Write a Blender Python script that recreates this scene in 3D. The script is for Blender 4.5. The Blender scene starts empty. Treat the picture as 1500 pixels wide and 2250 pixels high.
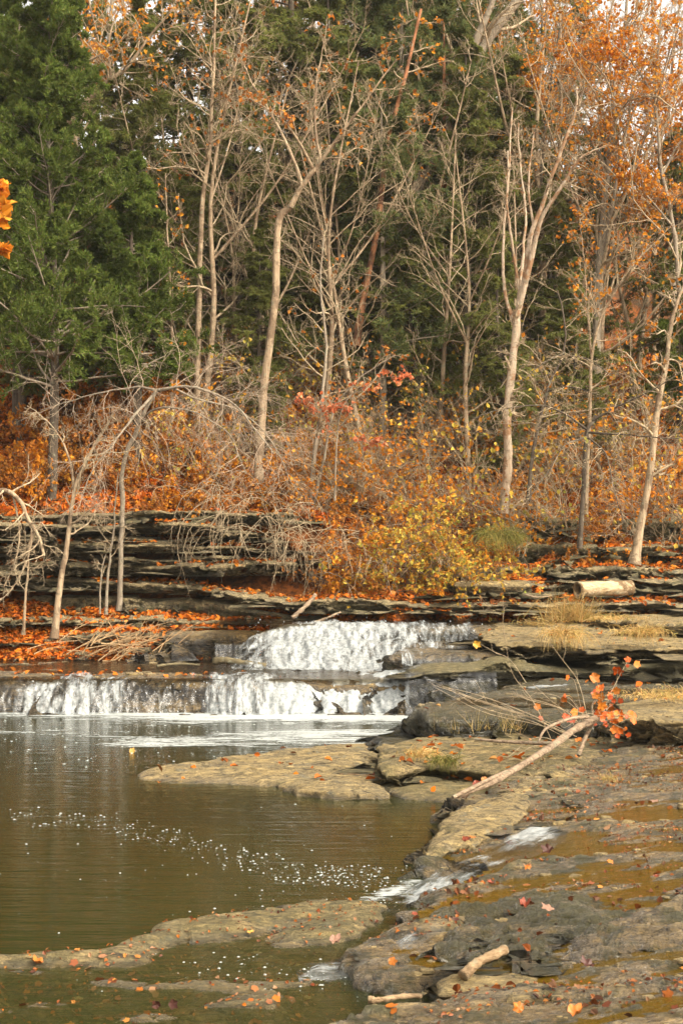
import bpy, math, numpy as np
from mathutils import Vector
sc = bpy.context.scene
C = sc.collection
R = math.radians
# ------------------------------------------------------------ camera
CAMZ = 2.7; FP = 3000.0; HY = 1228.0
cam = bpy.data.cameras.new('camera'); co = bpy.data.objects.new('camera', cam); C.objects.link(co)
co.location = (0, 0, CAMZ); co.rotation_euler = (R(90), 0, 0)
cam.sensor_fit = 'VERTICAL'; cam.sensor_height = 36; cam.lens = 48.0
cam.shift_y = (HY-1125)/2250; cam.clip_start = .05; cam.clip_end = 2000
sc.camera = co
# ------------------------------------------------------------ sky, sun, exposure
SUN_EL, SUN_AZ = 42, 128        # azimuth clockwise from +Y (behind the camera, to its right)
w = bpy.data.worlds.new('World'); sc.world = w; w.use_nodes = True
nt = w.node_tree; nt.nodes.clear()
o_ = nt.nodes.new('ShaderNodeOutputWorld'); bg = nt.nodes.new('ShaderNodeBackground'); bg.inputs[1].default_value = .15
sk = nt.nodes.new('ShaderNodeTexSky'); sk.sky_type = 'NISHITA'; sk.sun_disc = False
sk.sun_elevation = R(SUN_EL); sk.sun_rotation = R(SUN_AZ); sk.dust_density = 4.0; sk.air_density = 1.0
hs = nt.nodes.new('ShaderNodeHueSaturation'); hs.inputs['Saturation'].default_value = .18
nt.links.new(sk.outputs[0], hs.inputs['Color'])
wm = nt.nodes.new('ShaderNodeMix'); wm.data_type = 'RGBA'; wm.blend_type = 'MULTIPLY'; wm.inputs[0].default_value = 1
wm.inputs[7].default_value = (1.0, .945, .84, 1)
nt.links.new(hs.outputs[0], wm.inputs[6]); nt.links.new(wm.outputs[2], bg.inputs[0]); nt.links.new(bg.outputs[0], o_.inputs[0])
sl = bpy.data.lights.new('sun', 'SUN'); so = bpy.data.objects.new('sun', sl); C.objects.link(so)
sl.energy = .85; sl.angle = R(24); sl.color = (1, .89, .70)
az, el = R(SUN_AZ), R(SUN_EL)
so.rotation_euler = Vector((math.sin(az)*math.cos(el), math.cos(az)*math.cos(el), math.sin(el))).to_track_quat('Z', 'Y').to_euler()
so.location = (10, -10, 30)
sc.view_settings.view_transform = 'Standard'; sc.view_settings.look = 'None'
sc.view_settings.exposure = 1.78; sc.view_settings.gamma = 1
sc.cycles.max_bounces = 6; sc.cycles.diffuse_bounces = 3; sc.cycles.transparent_max_bounces = 24
sc.cycles.caustics_reflective = False; sc.cycles.caustics_refractive = False
# ------------------------------------------------------------ noise
def _h(ix, iy, iz, seed):
    h = (ix.astype(np.int64)*374761393 + iy.astype(np.int64)*668265263 + iz.astype(np.int64)*2147483647 + seed*974634777) & 0xffffffff
    h = ((h ^ (h >> 13))*1274126177) & 0xffffffff
    h = ((h ^ (h >> 16))*2246822519) & 0xffffffff
    return ((h ^ (h >> 15)) & 0xffffff)/float(0xffffff)
def vn(x, y, z=0., seed=0):
    x, y, z = np.broadcast_arrays(np.asarray(x, float), y, z)
    fx, fy, fz = np.floor(x), np.floor(y), np.floor(z)
    u, v, t = x-fx, y-fy, z-fz
    u = u*u*(3-2*u); v = v*v*(3-2*v); t = t*t*(3-2*t)
    r = 0
    for a in (0, 1):
        for b in (0, 1):
            for c in ((0, 1) if np.any(t) else (0,)):
                r = r + _h(fx+a, fy+b, fz+c, seed)*(u if a else 1-u)*(v if b else 1-v)*(t if c else 1-t)
    return r*2-1
def fbm(x, y, z=0., o=4, seed=0):
    r = 0; a = .5; f = 1.
    for i in range(o):
        r = r + a*vn(np.asarray(x)*f, np.asarray(y)*f, np.asarray(z)*f, seed+i*17); a *= .5; f *= 2.03
    return r
def ss(t): t = np.clip(t, 0, 1); return t*t*(3-2*t)
def unit(v): return v/np.maximum(np.linalg.norm(v, axis=-1, keepdims=True), 1e-9)
# ------------------------------------------------------------ pixel rays to world (the scene was surveyed this way)
def G(px, py, z): Y = FP*(CAMZ-z)/(py-HY); return ((px-750)/FP*Y, Y)
def GP(l, z): return [G(a, b, z) for a, b in l]
def Wp(px, py, Y): return np.array(((px-750)/FP*Y, Y, CAMZ-(py-HY)/FP*Y))
# ------------------------------------------------------------ objects
def tag(o, label=None, cat=None, group=None, kind=None):
    if label: o['label'] = label
    if cat: o['category'] = cat
    if group: o['group'] = group
    if kind: o['kind'] = kind
    return o
def empty(name, loc=(0, 0, 0)):
    o = bpy.data.objects.new(name, None); C.objects.link(o); o.location = loc; o.empty_display_size = .2
    return o
def mesh(name, V, F, mat, parent=None, smooth=True, attrs=None, uv=None):
    V = np.asarray(V, np.float32).reshape(-1, 3)
    if parent is not None: V = V - np.array(parent.location, np.float32)
    me = bpy.data.meshes.new(name)
    Fs = F if isinstance(F, list) else [F]
    Fs = [np.asarray(f, np.int32) for f in Fs if len(f)]
    idx = np.concatenate([f.ravel() for f in Fs]) if Fs else np.zeros(0, np.int32)
    tot = np.concatenate([np.full(len(f), f.shape[1], np.int32) for f in Fs]) if Fs else np.zeros(0, np.int32)
    me.vertices.add(len(V)); me.vertices.foreach_set('co', V.ravel())
    me.loops.add(len(idx)); me.loops.foreach_set('vertex_index', idx)
    me.polygons.add(len(tot)); me.polygons.foreach_set('loop_start', (np.cumsum(tot)-tot).astype(np.int32))
    try: me.polygons.foreach_set('loop_total', tot)
    except Exception: pass
    me.polygons.foreach_set('use_smooth', np.full(len(tot), smooth))
    if attrs:
        for k, v in attrs.items():
            v = np.asarray(v, np.float32)
            if v.ndim == 2:
                a = me.attributes.new(k, 'FLOAT_VECTOR', 'POINT'); a.data.foreach_set('vector', v.ravel())
            else:
                a = me.attributes.new(k, 'FLOAT', 'POINT'); a.data.foreach_set('value', v)
    me.update(calc_edges=True)
    me.materials.append(mat)
    o = bpy.data.objects.new(name, me); C.objects.link(o)
    if parent is not None: o.parent = parent
    return o
def gridfaces(nu, nv, keep=None):
    i = np.arange(nu*nv).reshape(nu, nv)
    q = np.stack([i[:-1, :-1], i[1:, :-1], i[1:, 1:], i[:-1, 1:]], -1).reshape(-1, 4)
    return q if keep is None else q[keep.ravel()]
def compact(V, F, *at):
    u, inv = np.unique(F, return_inverse=True)
    return (V[u], inv.reshape(F.shape)) + tuple(a[u] for a in at)
# ------------------------------------------------------------ materials
class M:
    def __init__(s, name):
        s.m = bpy.data.materials.new(name); s.m.use_nodes = True; s.t = s.m.node_tree; s.t.nodes.clear()
        s.out = s.t.nodes.new('ShaderNodeOutputMaterial')
    def n(s, ty, **k):
        x = s.t.nodes.new('ShaderNode'+ty)
        for a, b in k.items():
            if a.startswith('_'): setattr(x, a[1:], b)
        for a, b in k.items():
            if not a.startswith('_'):
                a = int(a[1:]) if a[0] == 'i' and a[1:].isdigit() else a.replace('__', ' ')
                s.set(x.inputs[a], b)
        return x
    def set(s, i, v):
        if hasattr(v, 'is_linked') or isinstance(v, bpy.types.NodeSocket): s.t.links.new(v, i)
        elif isinstance(v, bpy.types.Node): s.t.links.new(v.outputs[0], i)
        else:
            if isinstance(v, (tuple, list)) and len(v) == 3 and i.type == 'RGBA': v = tuple(v)+(1,)
            i.default_value = v
    def pos(s, sx=1, sy=1, sz=1):
        g = s.n('NewGeometry'); m = s.n('Mapping', Vector=g.outputs['Position']); m.inputs['Scale'].default_value = (sx, sy, sz); return m.outputs[0]
    def noise(s, vec, scale=1, detail=4, rough=.55, dist=0):
        return s.n('TexNoise', Vector=vec, Scale=scale, Detail=detail, Roughness=rough, Distortion=dist).outputs[0]
    def ramp(s, f, *st):
        r = s.n('ValToRGB', Fac=f); e = r.color_ramp.elements
        while len(e) < len(st): e.new(.5)
        for i, (p, c) in enumerate(st):
            e[i].position = p; e[i].color = (c if isinstance(c, tuple) else (c, c, c))+(1,)
        return r.outputs[0]
    def mix(s, f, a, b, bt='MIX'):
        x = s.n('Mix', _data_type='RGBA', _blend_type=bt); s.set(x.inputs[0], f); s.set(x.inputs[6], a); s.set(x.inputs[7], b); return x.outputs[2]
    def math(s, op, a, b=0., c=0.):
        x = s.n('Math', _operation=op); s.set(x.inputs[0], a); s.set(x.inputs[1], b); s.set(x.inputs[2], c); return x.outputs[0]
    def attr(s, n): return s.n('Attribute', _attribute_name=n).outputs['Fac']
    def bump(s, h, st=.5, d=.02): return s.n('Bump', Strength=st, Distance=d, Height=h).outputs[0]
    def bsdf(s, col, rough=.8, nrm=None, spec=.4, **k):
        b = s.n('BsdfPrincipled'); s.set(b.inputs['Base Color'], col); s.set(b.inputs['Roughness'], rough); s.set(b.inputs['Specular IOR Level'], spec)
        if nrm is not None: s.set(b.inputs['Normal'], nrm)
        for a, v in k.items(): s.set(b.inputs[a.replace('__', ' ')], v)
        return b.outputs[0]
    def done(s, sh, vol=None):
        s.t.links.new(sh, s.out.inputs[0])
        if vol is not None: s.t.links.new(vol, s.out.inputs[1])
        return s.m
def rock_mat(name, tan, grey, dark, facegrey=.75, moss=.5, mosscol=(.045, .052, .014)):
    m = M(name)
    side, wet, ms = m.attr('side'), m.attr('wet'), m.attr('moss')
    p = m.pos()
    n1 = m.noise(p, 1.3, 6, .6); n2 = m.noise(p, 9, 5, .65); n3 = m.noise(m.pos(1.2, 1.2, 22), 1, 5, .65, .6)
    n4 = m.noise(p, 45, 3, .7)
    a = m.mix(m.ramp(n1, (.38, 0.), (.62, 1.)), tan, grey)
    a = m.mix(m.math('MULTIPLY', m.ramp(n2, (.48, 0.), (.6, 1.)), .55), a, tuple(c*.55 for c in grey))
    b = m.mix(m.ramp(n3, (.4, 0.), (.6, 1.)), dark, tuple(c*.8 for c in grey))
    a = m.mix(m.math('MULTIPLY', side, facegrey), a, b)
    crk = m.ramp(m.noise(m.pos(.9, 2.6, 16), 1.6, 6, .7, 1.2), (.47, 0.), (.5, 1.), (.53, 0.))
    a = m.mix(m.math('MULTIPLY', crk, .7), a, tuple(c*.4 for c in dark))
    n5 = m.noise(m.pos(5, 13, 8), 1, 7, .78, .8)
    a = m.mix(m.ramp(n5, (.52, 0.), (.60, .75)), a, tuple(min(1, c*1.45) for c in tan))
    a = m.mix(m.ramp(n5, (.38, 1.), (.45, 0.)), a, tuple(c*.9 for c in dark))
    a = m.mix(1, a, m.ramp(n4, (.25, .72), (.8, 1.22)), 'MULTIPLY')
    li = m.ramp(m.noise(p, 5.5, 4, .6), (.6, 0.), (.66, 1.))
    a = m.mix(m.math('MULTIPLY', li, .4), a, (.2, .21, .17))
    mk = m.math('MULTIPLY', m.ramp(m.math('MULTIPLY_ADD', m.noise(p, 3.2, 6, .7), 1., m.math('MULTIPLY', ms, .35)), (.66, 0.), (.76, 1.)), moss)
    a = m.mix(mk, a, m.mix(n2, mosscol, (.11, .10, .03)))
    a = m.mix(wet, a, m.mix(1, a, (.60, .57, .56), 'MULTIPLY'))
    rg = m.math('MULTIPLY_ADD', wet, -.78, .88)
    h = m.math('ADD', m.math('MULTIPLY', n2, 1.), m.math('MULTIPLY', m.math('MULTIPLY', n3, side), 1.6))
    h = m.math('ADD', m.math('ADD', h, m.math('MULTIPLY', n4, .35)), m.math('MULTIPLY', n5, 1.3))
    return m.done(m.bsdf(a, rg, m.bump(h, 1., .09), m.math('MULTIPLY_ADD', wet, .5, .35)))
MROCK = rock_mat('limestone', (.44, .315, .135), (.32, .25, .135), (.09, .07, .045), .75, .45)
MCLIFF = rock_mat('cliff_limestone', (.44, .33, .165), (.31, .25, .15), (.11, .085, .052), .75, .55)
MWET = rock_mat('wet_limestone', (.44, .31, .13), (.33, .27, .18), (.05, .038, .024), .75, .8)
def leaf_mat(name, cols, rough=.6, transl=.25):
    m = M(name); g = m.n('NewGeometry')
    c = m.ramp(g.outputs['Random Per Island'], *[((i+.5)/len(cols), cc) for i, cc in enumerate(cols)])
    c.node.color_ramp.interpolation = 'LINEAR'
    v = m.noise(m.pos(), 1.1, 3); c = m.mix(1, c, m.ramp(v, (.3, .55), (.7, 1.3)), 'MULTIPLY')
    b = m.bsdf(c, rough, None, .12); t = m.n('BsdfTranslucent', Color=c)
    x = m.n('MixShader', Fac=transl); m.set(x.inputs[1], b); m.set(x.inputs[2], t.outputs[0])
    return m.done(x.outputs[0])
LITTER = leaf_mat('fallen_leaves', [(.10, .035, .010), (.40, .09, .008), (.55, .135, .010), (.62, .17, .012), (.26, .065, .010), (.60, .22, .022), (.64, .12, .012), (.50, .25, .07), (.16, .05, .012)], .7, .1)
LWET = leaf_mat('wet_leaves', [(.10, .03, .012), (.36, .11, .015), (.16, .04, .015), (.42, .18, .04), (.22, .07, .03), (.30, .16, .08)], .3, .1)
def bark_mat(name, a, b, patch=None, sc_=1., g=(14, 14, 2.5)):
    m = M(name); p = m.pos()
    n1 = m.noise(m.pos(*g), 1, 5, .65); n2 = m.noise(p, 2.2, 5, .6)
    c = m.mix(m.ramp(n1, (.35, 0.), (.65, 1.)), a, b)
    if patch: c = m.mix(m.ramp(n2, (.5, 0.), (.56, 1.)), c, patch)
    n3 = m.ramp(m.noise(p, 9, 3), (.58, 0.), (.66, 1.))
    c = m.mix(m.math('MULTIPLY', n3, .6), c, (.26, .25, .17))
    c = m.mix(m.math('MULTIPLY', m.ramp(m.noise(m.pos(5, 5, 9), 1, 5, .7), (.56, 0.), (.62, 1.)), .55), c, tuple(q*.45 for q in a))
    return m.done(m.bsdf(c, .85, m.bump(m.math('ADD', n1, n2), .9, .04), .2))
# ------------------------------------------------------------ the ground sheet (stream bed, bank, wooded hill)
def hill(x, Y):
    left = 1-ss((x+1.2)/2.4)
    bank = np.interp(Y, [28.35, 28.75, 31, 31.4, 33.2, 33.6], [-.5, .56, 1.45, 1.5, 3.1, 3.55])
    rbank = np.interp(Y, [28.4, 29.2, 30.2, 32.5, 34.5, 36], [-.5, 1.2, 1.75, 2.3, 3.1, 4.2])
    z = bank*left + rbank*(1-left)
    s = np.interp(Y, [33.6, 58, 75, 400], [0, 15.5, 19, 24])*left + np.interp(Y, [36, 60, 78, 400], [0, 14.5, 18, 23])*(1-left)
    z = z + s
    z = z + ss((-x-13)/6)*np.interp(Y, [0, 20, 28, 30], [2.4, 2.4, 1.5, 0]) + ss((x-14)/6)*np.interp(Y, [0, 20, 28, 30], [2.4, 2.4, 1.5, 0])
    return z + (fbm(x*.35, Y*.35, 0, 4, 5)*1.1+fbm(x*1.7, Y*1.7, 0, 3, 9)*.22)*ss((Y-29)/6)
def axis(lo, a, b, hi, d):
    f = np.arange(a, b, d); L = a-np.geomspace(d*2, a-lo, 18)[::-1]; H = b+np.geomspace(d*2, hi-b, 18); return np.concatenate([L, f, H])
gx = axis(-420, -18, 18, 420, .14); gy = np.concatenate([-np.geomspace(2, 400, 14)[::-1], np.arange(-1, 28, .35), np.arange(28, 56, .14), 56+np.geomspace(.3, 900, 26)])
X, Y = np.meshgrid(gx, gy, indexing='ij'); Z = hill(X, Y)
m = M('soil'); p = m.pos()
c = m.ramp(m.noise(p, 6, 6, .7), (.3, (.03, .012, .006)), (.45, (.12, .04, .010)), (.58, (.26, .075, .012)), (.7, (.12, .055, .02)))
c = m.mix(m.ramp(m.noise(p, .5, 4), (.5, 0.), (.62, 1.)), c, m.mix(m.noise(p, 9, 5), (.02, .014, .008), (.09, .055, .025)))
c = m.mix(m.ramp(m.n('SeparateXYZ', Vector=m.n('NewGeometry').outputs['Position']).outputs[2], (.0, 1.), (.02, 0.)), c, m.mix(m.noise(p, 1.5, 5), (.055, .055, .02), (.12, .11, .04)))
MSOIL = m.done(m.bsdf(c, .9, m.bump(m.noise(p, 12, 5, .7), .8, .06), .2))
gr = mesh('ground', np.stack([X, Y, Z], -1), gridfaces(*X.shape), MSOIL); tag(gr, kind='structure')
# ------------------------------------------------------------ rock slabs
def sdf(px, py, poly):
    P = np.asarray(poly); Q = np.roll(P, -1, 0)
    d2 = np.full(px.shape, 1e9); ins = np.zeros(px.shape, bool)
    for (ax, ay), (bx, by) in zip(P, Q):
        ex, ey = bx-ax, by-ay
        t = np.clip(((px-ax)*ex+(py-ay)*ey)/max(ex*ex+ey*ey, 1e-9), 0, 1)
        d2 = np.minimum(d2, (px-ax-t*ex)**2+(py-ay-t*ey)**2)
        cnd = ((ay > py) != (by > py)) & (px < (bx-ax)*(py-ay)/((by-ay) if by != ay else 1e-9)+ax)
        ins ^= cnd
    return np.where(ins, 1, -1)*np.sqrt(d2)
SLABS = {}
def slab(key, label, poly, top, zb, res=.03, mat=None, under=.15, amp=.08, wob=.22, rough=.05, rnd=.06, wetz=None, wetw=.12, moss=.4, seed=0, rim=None, name='rock_ledge', rows=None, lf=.8, fine=0., resx=None):
    P = np.asarray(poly); lo, hi = P.min(0), P.max(0)
    topf = top if callable(top) else (lambda x, y: top+0*x)
    cz = float(np.mean(topf(P[:, 0], P[:, 1]))); zbf = zb if callable(zb) else (lambda x, y: zb+0*x); h = max(cz-float(np.mean(zbf(P[:, 0], P[:, 1]))), .05)
    rows = rows or int(max(12, min(22, h/res*.8))); band = rows*res
    xs = np.arange(lo[0]-band-.4, hi[0]+band+.4, resx or res); ys = np.arange(lo[1]-band-.4, hi[1]+band+.4, res)
    X, Y = np.meshgrid(xs, ys, indexing='ij')
    d = sdf(X, Y, P)
    d = d + wob*fbm(X*1.1, Y*1.1, 0, 4, seed+3) + .3*wob*(np.abs(fbm(X*4, Y*4, 0, 3, seed+8))-.15)
    # a bite here and there, as bedding blocks break off square
    blk = vn(np.floor(X*1.5+vn(X, Y, 0, seed)*.6), np.floor(Y*1.9), 0, seed+4); d = d + wob*.35*blk
    gxx, gyy = np.gradient(d, resx or res, res); g = np.sqrt(gxx**2+gyy**2)+1e-6
    nx, ny = gxx/g, gyy/g
    t = np.clip(-d, 0, None)/np.clip(g, .7, 2.5); t = np.minimum(t, band*1.0)
    f = t/band
    zt = topf(X, Y)
    if mat is MCLIFF: zt = zt + .09*vn(X*.45, 0*X, 0, seed+71) + .05*vn(np.floor(X*1.3+.4*vn(X*2, Y*2)), 0*X, 0, seed+72)
    wx, wy = X+.25*vn(X*1.5, Y*1.5, 0, seed+51), Y+.2*vn(X*1.5, Y*1.5, 0, seed+52)
    fl = fbm(wx*lf, wy*lf*1.9, 0, 5, seed+11)*.5+.5
    def terr(v, n):
        v = v*n; k = np.floor(v); return (k+ss((v-k)*4.5))/n
    q = terr(fl+.03*vn(X*7, Y*9, 0, seed+5), 11)
    zt = zt + rough*2.4*(1-fine*.65)*(q-.5) + rough*(.45+fine*1.3)*terr(fbm(wx*2.4, wy*5, 0, 5, seed+21), 9-3*fine) + rough*(.16+.6*fine)*(terr(fbm(X*7, Y*13, 0, 4, seed+23), 5))
    for (cf, cw, cdp) in ((.7, .018, .9), (1.6, .02, .5)):
        cn = fbm(X*cf, Y*cf*2.2, 0, 4, seed+int(cf*60)); zt = zt - rough*cdp*np.exp(-(cn/cw)**2)*(vn(X*.6, Y*.9, 0, seed+9) > -.1)
    if rim is not None: zt = zt + rim(d, X, Y)
    zt = zt - rnd*np.exp(-np.clip(d, 0, None)/.09)*(1-.3*vn(X*3, Y*3, 0, seed))
    z = np.where(f > 0, zt*(1-f)+zbf(X, Y)*f, zt)
    wall = ss(f*8)
    lay = vn(X*.25, Y*.25, z*9+seed, seed+31)*.6 + vn(X*.9, Y*.9, z*22, seed+33)*.35 + fbm(X*3, Y*3, z*7, 3, seed+35)*.5
    lay = np.sign(lay)*np.abs(lay)**.7
    off = t*1.0 + wall*(under*f + amp*lay)
    Xn, Yn = X+nx*off, Y+ny*off
    keep = (-d/np.clip(g, .7, 2.5)) < band+res
    kf = keep[:-1, :-1] & keep[1:, :-1] & keep[1:, 1:] & keep[:-1, 1:]
    V = np.stack([Xn, Yn, z], -1).reshape(-1, 3)
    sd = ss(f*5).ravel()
    wt = np.zeros(len(V)) if wetz is None else (1-ss((V[:, 2]-(wetz(V[:, 0], V[:, 1]) if callable(wetz) else wetz))/wetw))
    ms = np.clip(moss+.6*sd*moss+0*sd, 0, 1)
    V, F, sd, wt, ms, dd = compact(V, gridfaces(*X.shape, kf), sd, wt, ms, d.ravel())
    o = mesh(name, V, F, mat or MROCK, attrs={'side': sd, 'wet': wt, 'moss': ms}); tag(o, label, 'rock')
    SLABS[key] = (V, F, sd, dd)
    return o
lin = lambda xs, zs: (lambda x, y: np.interp(x, xs, zs))
# left cliff, from the bottom course up
C1T = lin([-9, -3.5, -1, 2, 9], [2.22, 2.1, 1.72, 1.72, 1.85])
slab('C1', 'long lowest cliff course of grey limestone dipping right above the leafy bench', [(-15, 31.5), (-7.6, 31.4), (-4.2, 31.2), (-2.5, 30.6), (-1, 30.0), (.5, 29.8), (3, 29.6), (5, 29.3), (15, 29.3), (15, 34), (-15, 35)], C1T, lambda x, y: C1T(x, y)-.2, .03, MCLIFF, .2, .1, moss=.35, wob=.4, seed=1, rows=16)
slab('C1b', 'recessed dark layer of rock under the long dipping cliff course', [(x_, y_+.13) for x_, y_ in [(-15, 31.5), (-7.6, 31.4), (-4.2, 31.2), (-2.5, 30.6), (-1, 30.0), (.5, 29.8), (3, 29.6), (5, 29.3), (15, 29.3), (15, 34), (-15, 35)]], lambda x, y: C1T(x, y)-.23, 1.15, .03, MCLIFF, .15, .12, moss=.35, wob=.4, seed=41, rows=16)
slab('C2', 'second cliff course from the bottom, under a dark gap on the left bank', [(-15, 31.8), (-6, 31.5), (-4.5, 31.6), (-3.6, 31.3), (-2, 31.4), (-1.2, 31.7), (-.9, 35), (-15, 35)], 2.55, 2.3, .03, MCLIFF, .3, .14, moss=.3, wob=.5, seed=2)
slab('C2b', 'thin recessed cliff course of dark limestone midway up the left bank', [(-15, 32.1), (-6, 31.9), (-4, 32), (-2.9, 31.7), (-2, 31.9), (-1.3, 32.2), (-1, 35), (-15, 35)], 2.78, 2.55, .03, MCLIFF, .3, .14, moss=.3, wob=.5, seed=36)
slab('C3', 'middle cliff course of pale layered limestone on the left bank', [(-15, 31.9), (-7, 32.0), (-5, 31.7), (-3.4, 31.9), (-2.2, 31.8), (-1.6, 32.6), (-1.2, 35), (-15, 35)], 3.06, 2.82, .03, MCLIFF, .4, .12, moss=.3, wob=.5, seed=3)
slab('C3b', 'thin weathered course with a black slot below, high on the left cliff', [(-15, 32.3), (-5, 32.3), (-3.4, 32.1), (-2, 32.7), (-1.2, 35), (-15, 35)], 3.24, 3.08, .03, MCLIFF, .4, .12, moss=.3, wob=.5, seed=37)
slab('C4', 'flat cliff course with orange leaves on top near the rim of the left bank', [(-15, 32.1), (-7, 32.2), (-5.6, 32.5), (-3.2, 32.3), (-2.6, 33), (-2, 35.5), (-15, 35.5)], 3.52, 3.28, .03, MCLIFF, .45, .12, moss=.35, wob=.5, seed=4)
slab('C5', 'topmost dark cliff course right under the leafy hillside on the left', [(-15, 33.0), (-6, 32.9), (-2, 33.1), (-.9, 33.4), (-.6, 36), (-15, 36)], 3.8, 3.52, .035, MCLIFF, .45, .12, moss=.5, wob=.5, seed=5)
# right bank steps
slab('R0', 'thin dark ledge right behind the pale hollow log', [(2.6, 31.0), (5, 30.9), (15, 30.6), (15, 35), (2.4, 35)], 2.12, 1.8, .045, MCLIFF, .3, .12, moss=.4, wob=.5, seed=6)
slab('R1', 'broad leaf-strewn ledge above the log on the right bank', [(2.2, 32.0), (4.2, 31.9), (15, 31.7), (15, 36), (2.4, 36)], 2.5, 2.1, .045, MCLIFF, .3, .12, moss=.4, wob=.5, seed=7)
slab('R2', 'grey stepped ledge at the foot of the tangled bare tree on the right', [(4.3, 33.2), (15, 33.2), (15, 37), (4.3, 37)], 3.05, 2.5, .05, MCLIFF, .3, .12, moss=.5, wob=.5, seed=8)
slab('R3', 'greenish weathered rock shelf high on the right bank among trees', [(4.8, 34.6), (7.2, 34.4), (12, 34.6), (12, 38), (4.8, 38)], 3.75, 3.1, .05, MCLIFF, .3, .12, moss=.6, wob=.5, seed=9)
slab('PB', 'pinkish brown slab beside the yellow bush at the back of the ledge', [(2.4, 30.2), (3.3, 30.0), (4.3, 30.2), (4.3, 31.4), (2.4, 31.4)], 2.2, 1.7, .04, MROCK, .3, .1, moss=.1, seed=10)
# left bench
slab('B3', 'low rock step half buried in orange leaves behind the slim bank trees', [(-15, 30.4), (-7, 30.5), (-5, 30.3), (-3.6, 30.35), (-2.3, 30.2), (-1.7, 30.6), (-2.2, 31.4), (-15, 31.6)], 1.42, 1.22, .035, MCLIFF, .1, .08, moss=.3, wob=.6, seed=12)
slab('B2', 'middle rock step covered with orange leaves on the left bench', [(-15, 29.6), (-6.6, 29.6), (-4.4, 29.5), (-3, 29.7), (-2.2, 29.9), (-2.6, 30.2), (-15, 30.3)], 1.03, .85, .035, MCLIFF, .1, .08, moss=.3, wob=.6, seed=13)
slab('B1', 'lowest rock step of the left bench at the edge of the dark water', [(-15, 28.85), (-6, 28.8), (-4.6, 28.9), (-3.4, 29.0), (-3.6, 29.3), (-15, 29.4)], .73, .5, .035, MCLIFF, .1, .08, wob=.5, wetz=.6, seed=14)
slab('BD', 'dark layered rock block just left of the upper waterfall', [(-3.7, 28.6), (-2.6, 28.5), (-1.9, 28.4), (-1.7, 28.8), (-1.2, 29.3), (-1.2, 30.5), (-3.7, 30.5)], 1.16, .1, .035, MWET, .25, .12, wetz=1.0, wetw=.3, moss=.2, seed=15)
# stream steps
slab('U1', 'wet dark rock lip at the top of the upper waterfall', [(-1.0, 28.6), (-.3, 27.9), (.5, 27.8), (1.5, 27.7), (2.9, 27.5), (3.3, 28.3), (3.3, 36), (-2.6, 36), (-1.6, 29.4)], 1.33, .3, .04, MWET, .1, .1, wetz=1.6, seed=16)
slab('U2', 'middle step of black wet rock under the upper waterfall', [(-1.5, 28.0), (-.6, 27.4), (.4, 27.2), (1.6, 27.0), (2.7, 26.8), (2.9, 28.2), (-1.5, 28.6)], lin([-2, -.8, .3], [.78, .9, 1.0]), .2, .03, MWET, .1, .1, wetz=1.6, seed=17)
slab('U3', 'bottom step of black wet rock under the upper waterfall', [(-2.1, 27.3), (0, 26.8), (1.2, 26.5), (2.7, 26.3), (2.9, 27.8), (-2.0, 27.8)], .70, .1, .03, MWET, .1, .1, wetz=1.6, seed=18)
slab('U4', 'small wet rock step between the two waterfalls on the right', [(1.05, 25.3), (2.2, 25.0), (3.1, 25.0), (3.1, 27), (1.05, 27)], .95, .1, .03, MWET, .2, .08, wetz=1.3, seed=19)
slab('L', 'long wet rock shelf forming the lip of the lower waterfall', [(-15, 24.4), (-6.1, 24.2), (-4.5, 24.15), (-3, 24.2), (-1.6, 24.0), (0, 24.1), (1.1, 23.95), (1.25, 24.3), (1.4, 29), (-15, 30)], lambda x, y: .53-.03*ss((x+3)/1.5)+.09*ss((-x-2.4)/.4)*ss((25.6-y)/.6)*(vn(x*.8, y*.8, 0, 77)*.5+.5), -.5, .035, MWET, .12, .1, wetz=.95, wetw=.3, rough=.06, moss=.2, seed=20)
slab('L0', 'wet block broken from the shelf at the foot of the left cascade', [(-3.9, 23.9), (-3.0, 23.85), (-2.5, 23.9), (-2.5, 24.4), (-3.9, 24.4)], .17, -.5, .03, MWET, .05, .06, wob=.12, wetz=.5, seed=21)
slab('K', 'moss-green ledge below the grassy slab, right of the lower falls', [(1.2, 23.8), (1.8, 23.6), (2.6, 23.9), (4, 24.0), (6, 23.8), (15, 23.6), (15, 27), (1.25, 27)], lin([1.2, 2.4, 2.8, 15], [.72, .74, .86, .86]), .6, .032, MCLIFF, .15, .1, wetz=.45, wetw=.4, moss=1., seed=22)
slab('K2', 'recessed wet layer beneath the moss-green ledge', [(1.2, 23.95), (1.8, 23.75), (2.6, 24.0), (4, 24.15), (6, 23.95), (15, 23.8), (15, 27), (1.25, 27)], .57, -.1, .03, MWET, .1, .1, wetz=.6, wetw=.4, moss=.8, seed=42)
slab('N', 'broad tan slab with dry grass tufts right of the upper waterfall', [(2.75, 24.9), (3.4, 24.5), (4.6, 24.3), (6, 24.2), (15, 23.9), (15, 29.6), (3.0, 29.6), (2.7, 27)], lambda x, y: 1.16+.06*(y-24.3)/1.0*.6, 1.0, .03, MROCK, .5, .1, moss=.25, seed=23)
slab('N1', 'thin shadowed layer under the broad grassy slab', [(2.8, 25.0), (3.5, 24.7), (4.6, 24.45), (6, 24.4), (15, 24.1), (15, 29), (3.0, 29)], .99, .87, .03, MCLIFF, .3, .12, moss=.4, wob=.4, seed=43)
slab('N2', 'upper tan layer lying on the grassy slab at the right edge', [(5.6, 26.1), (7, 25.8), (15, 25.6), (15, 29), (5.4, 29)], 1.5, 1.2, .035, MROCK, .15, .08, moss=.3, seed=24)
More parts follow.
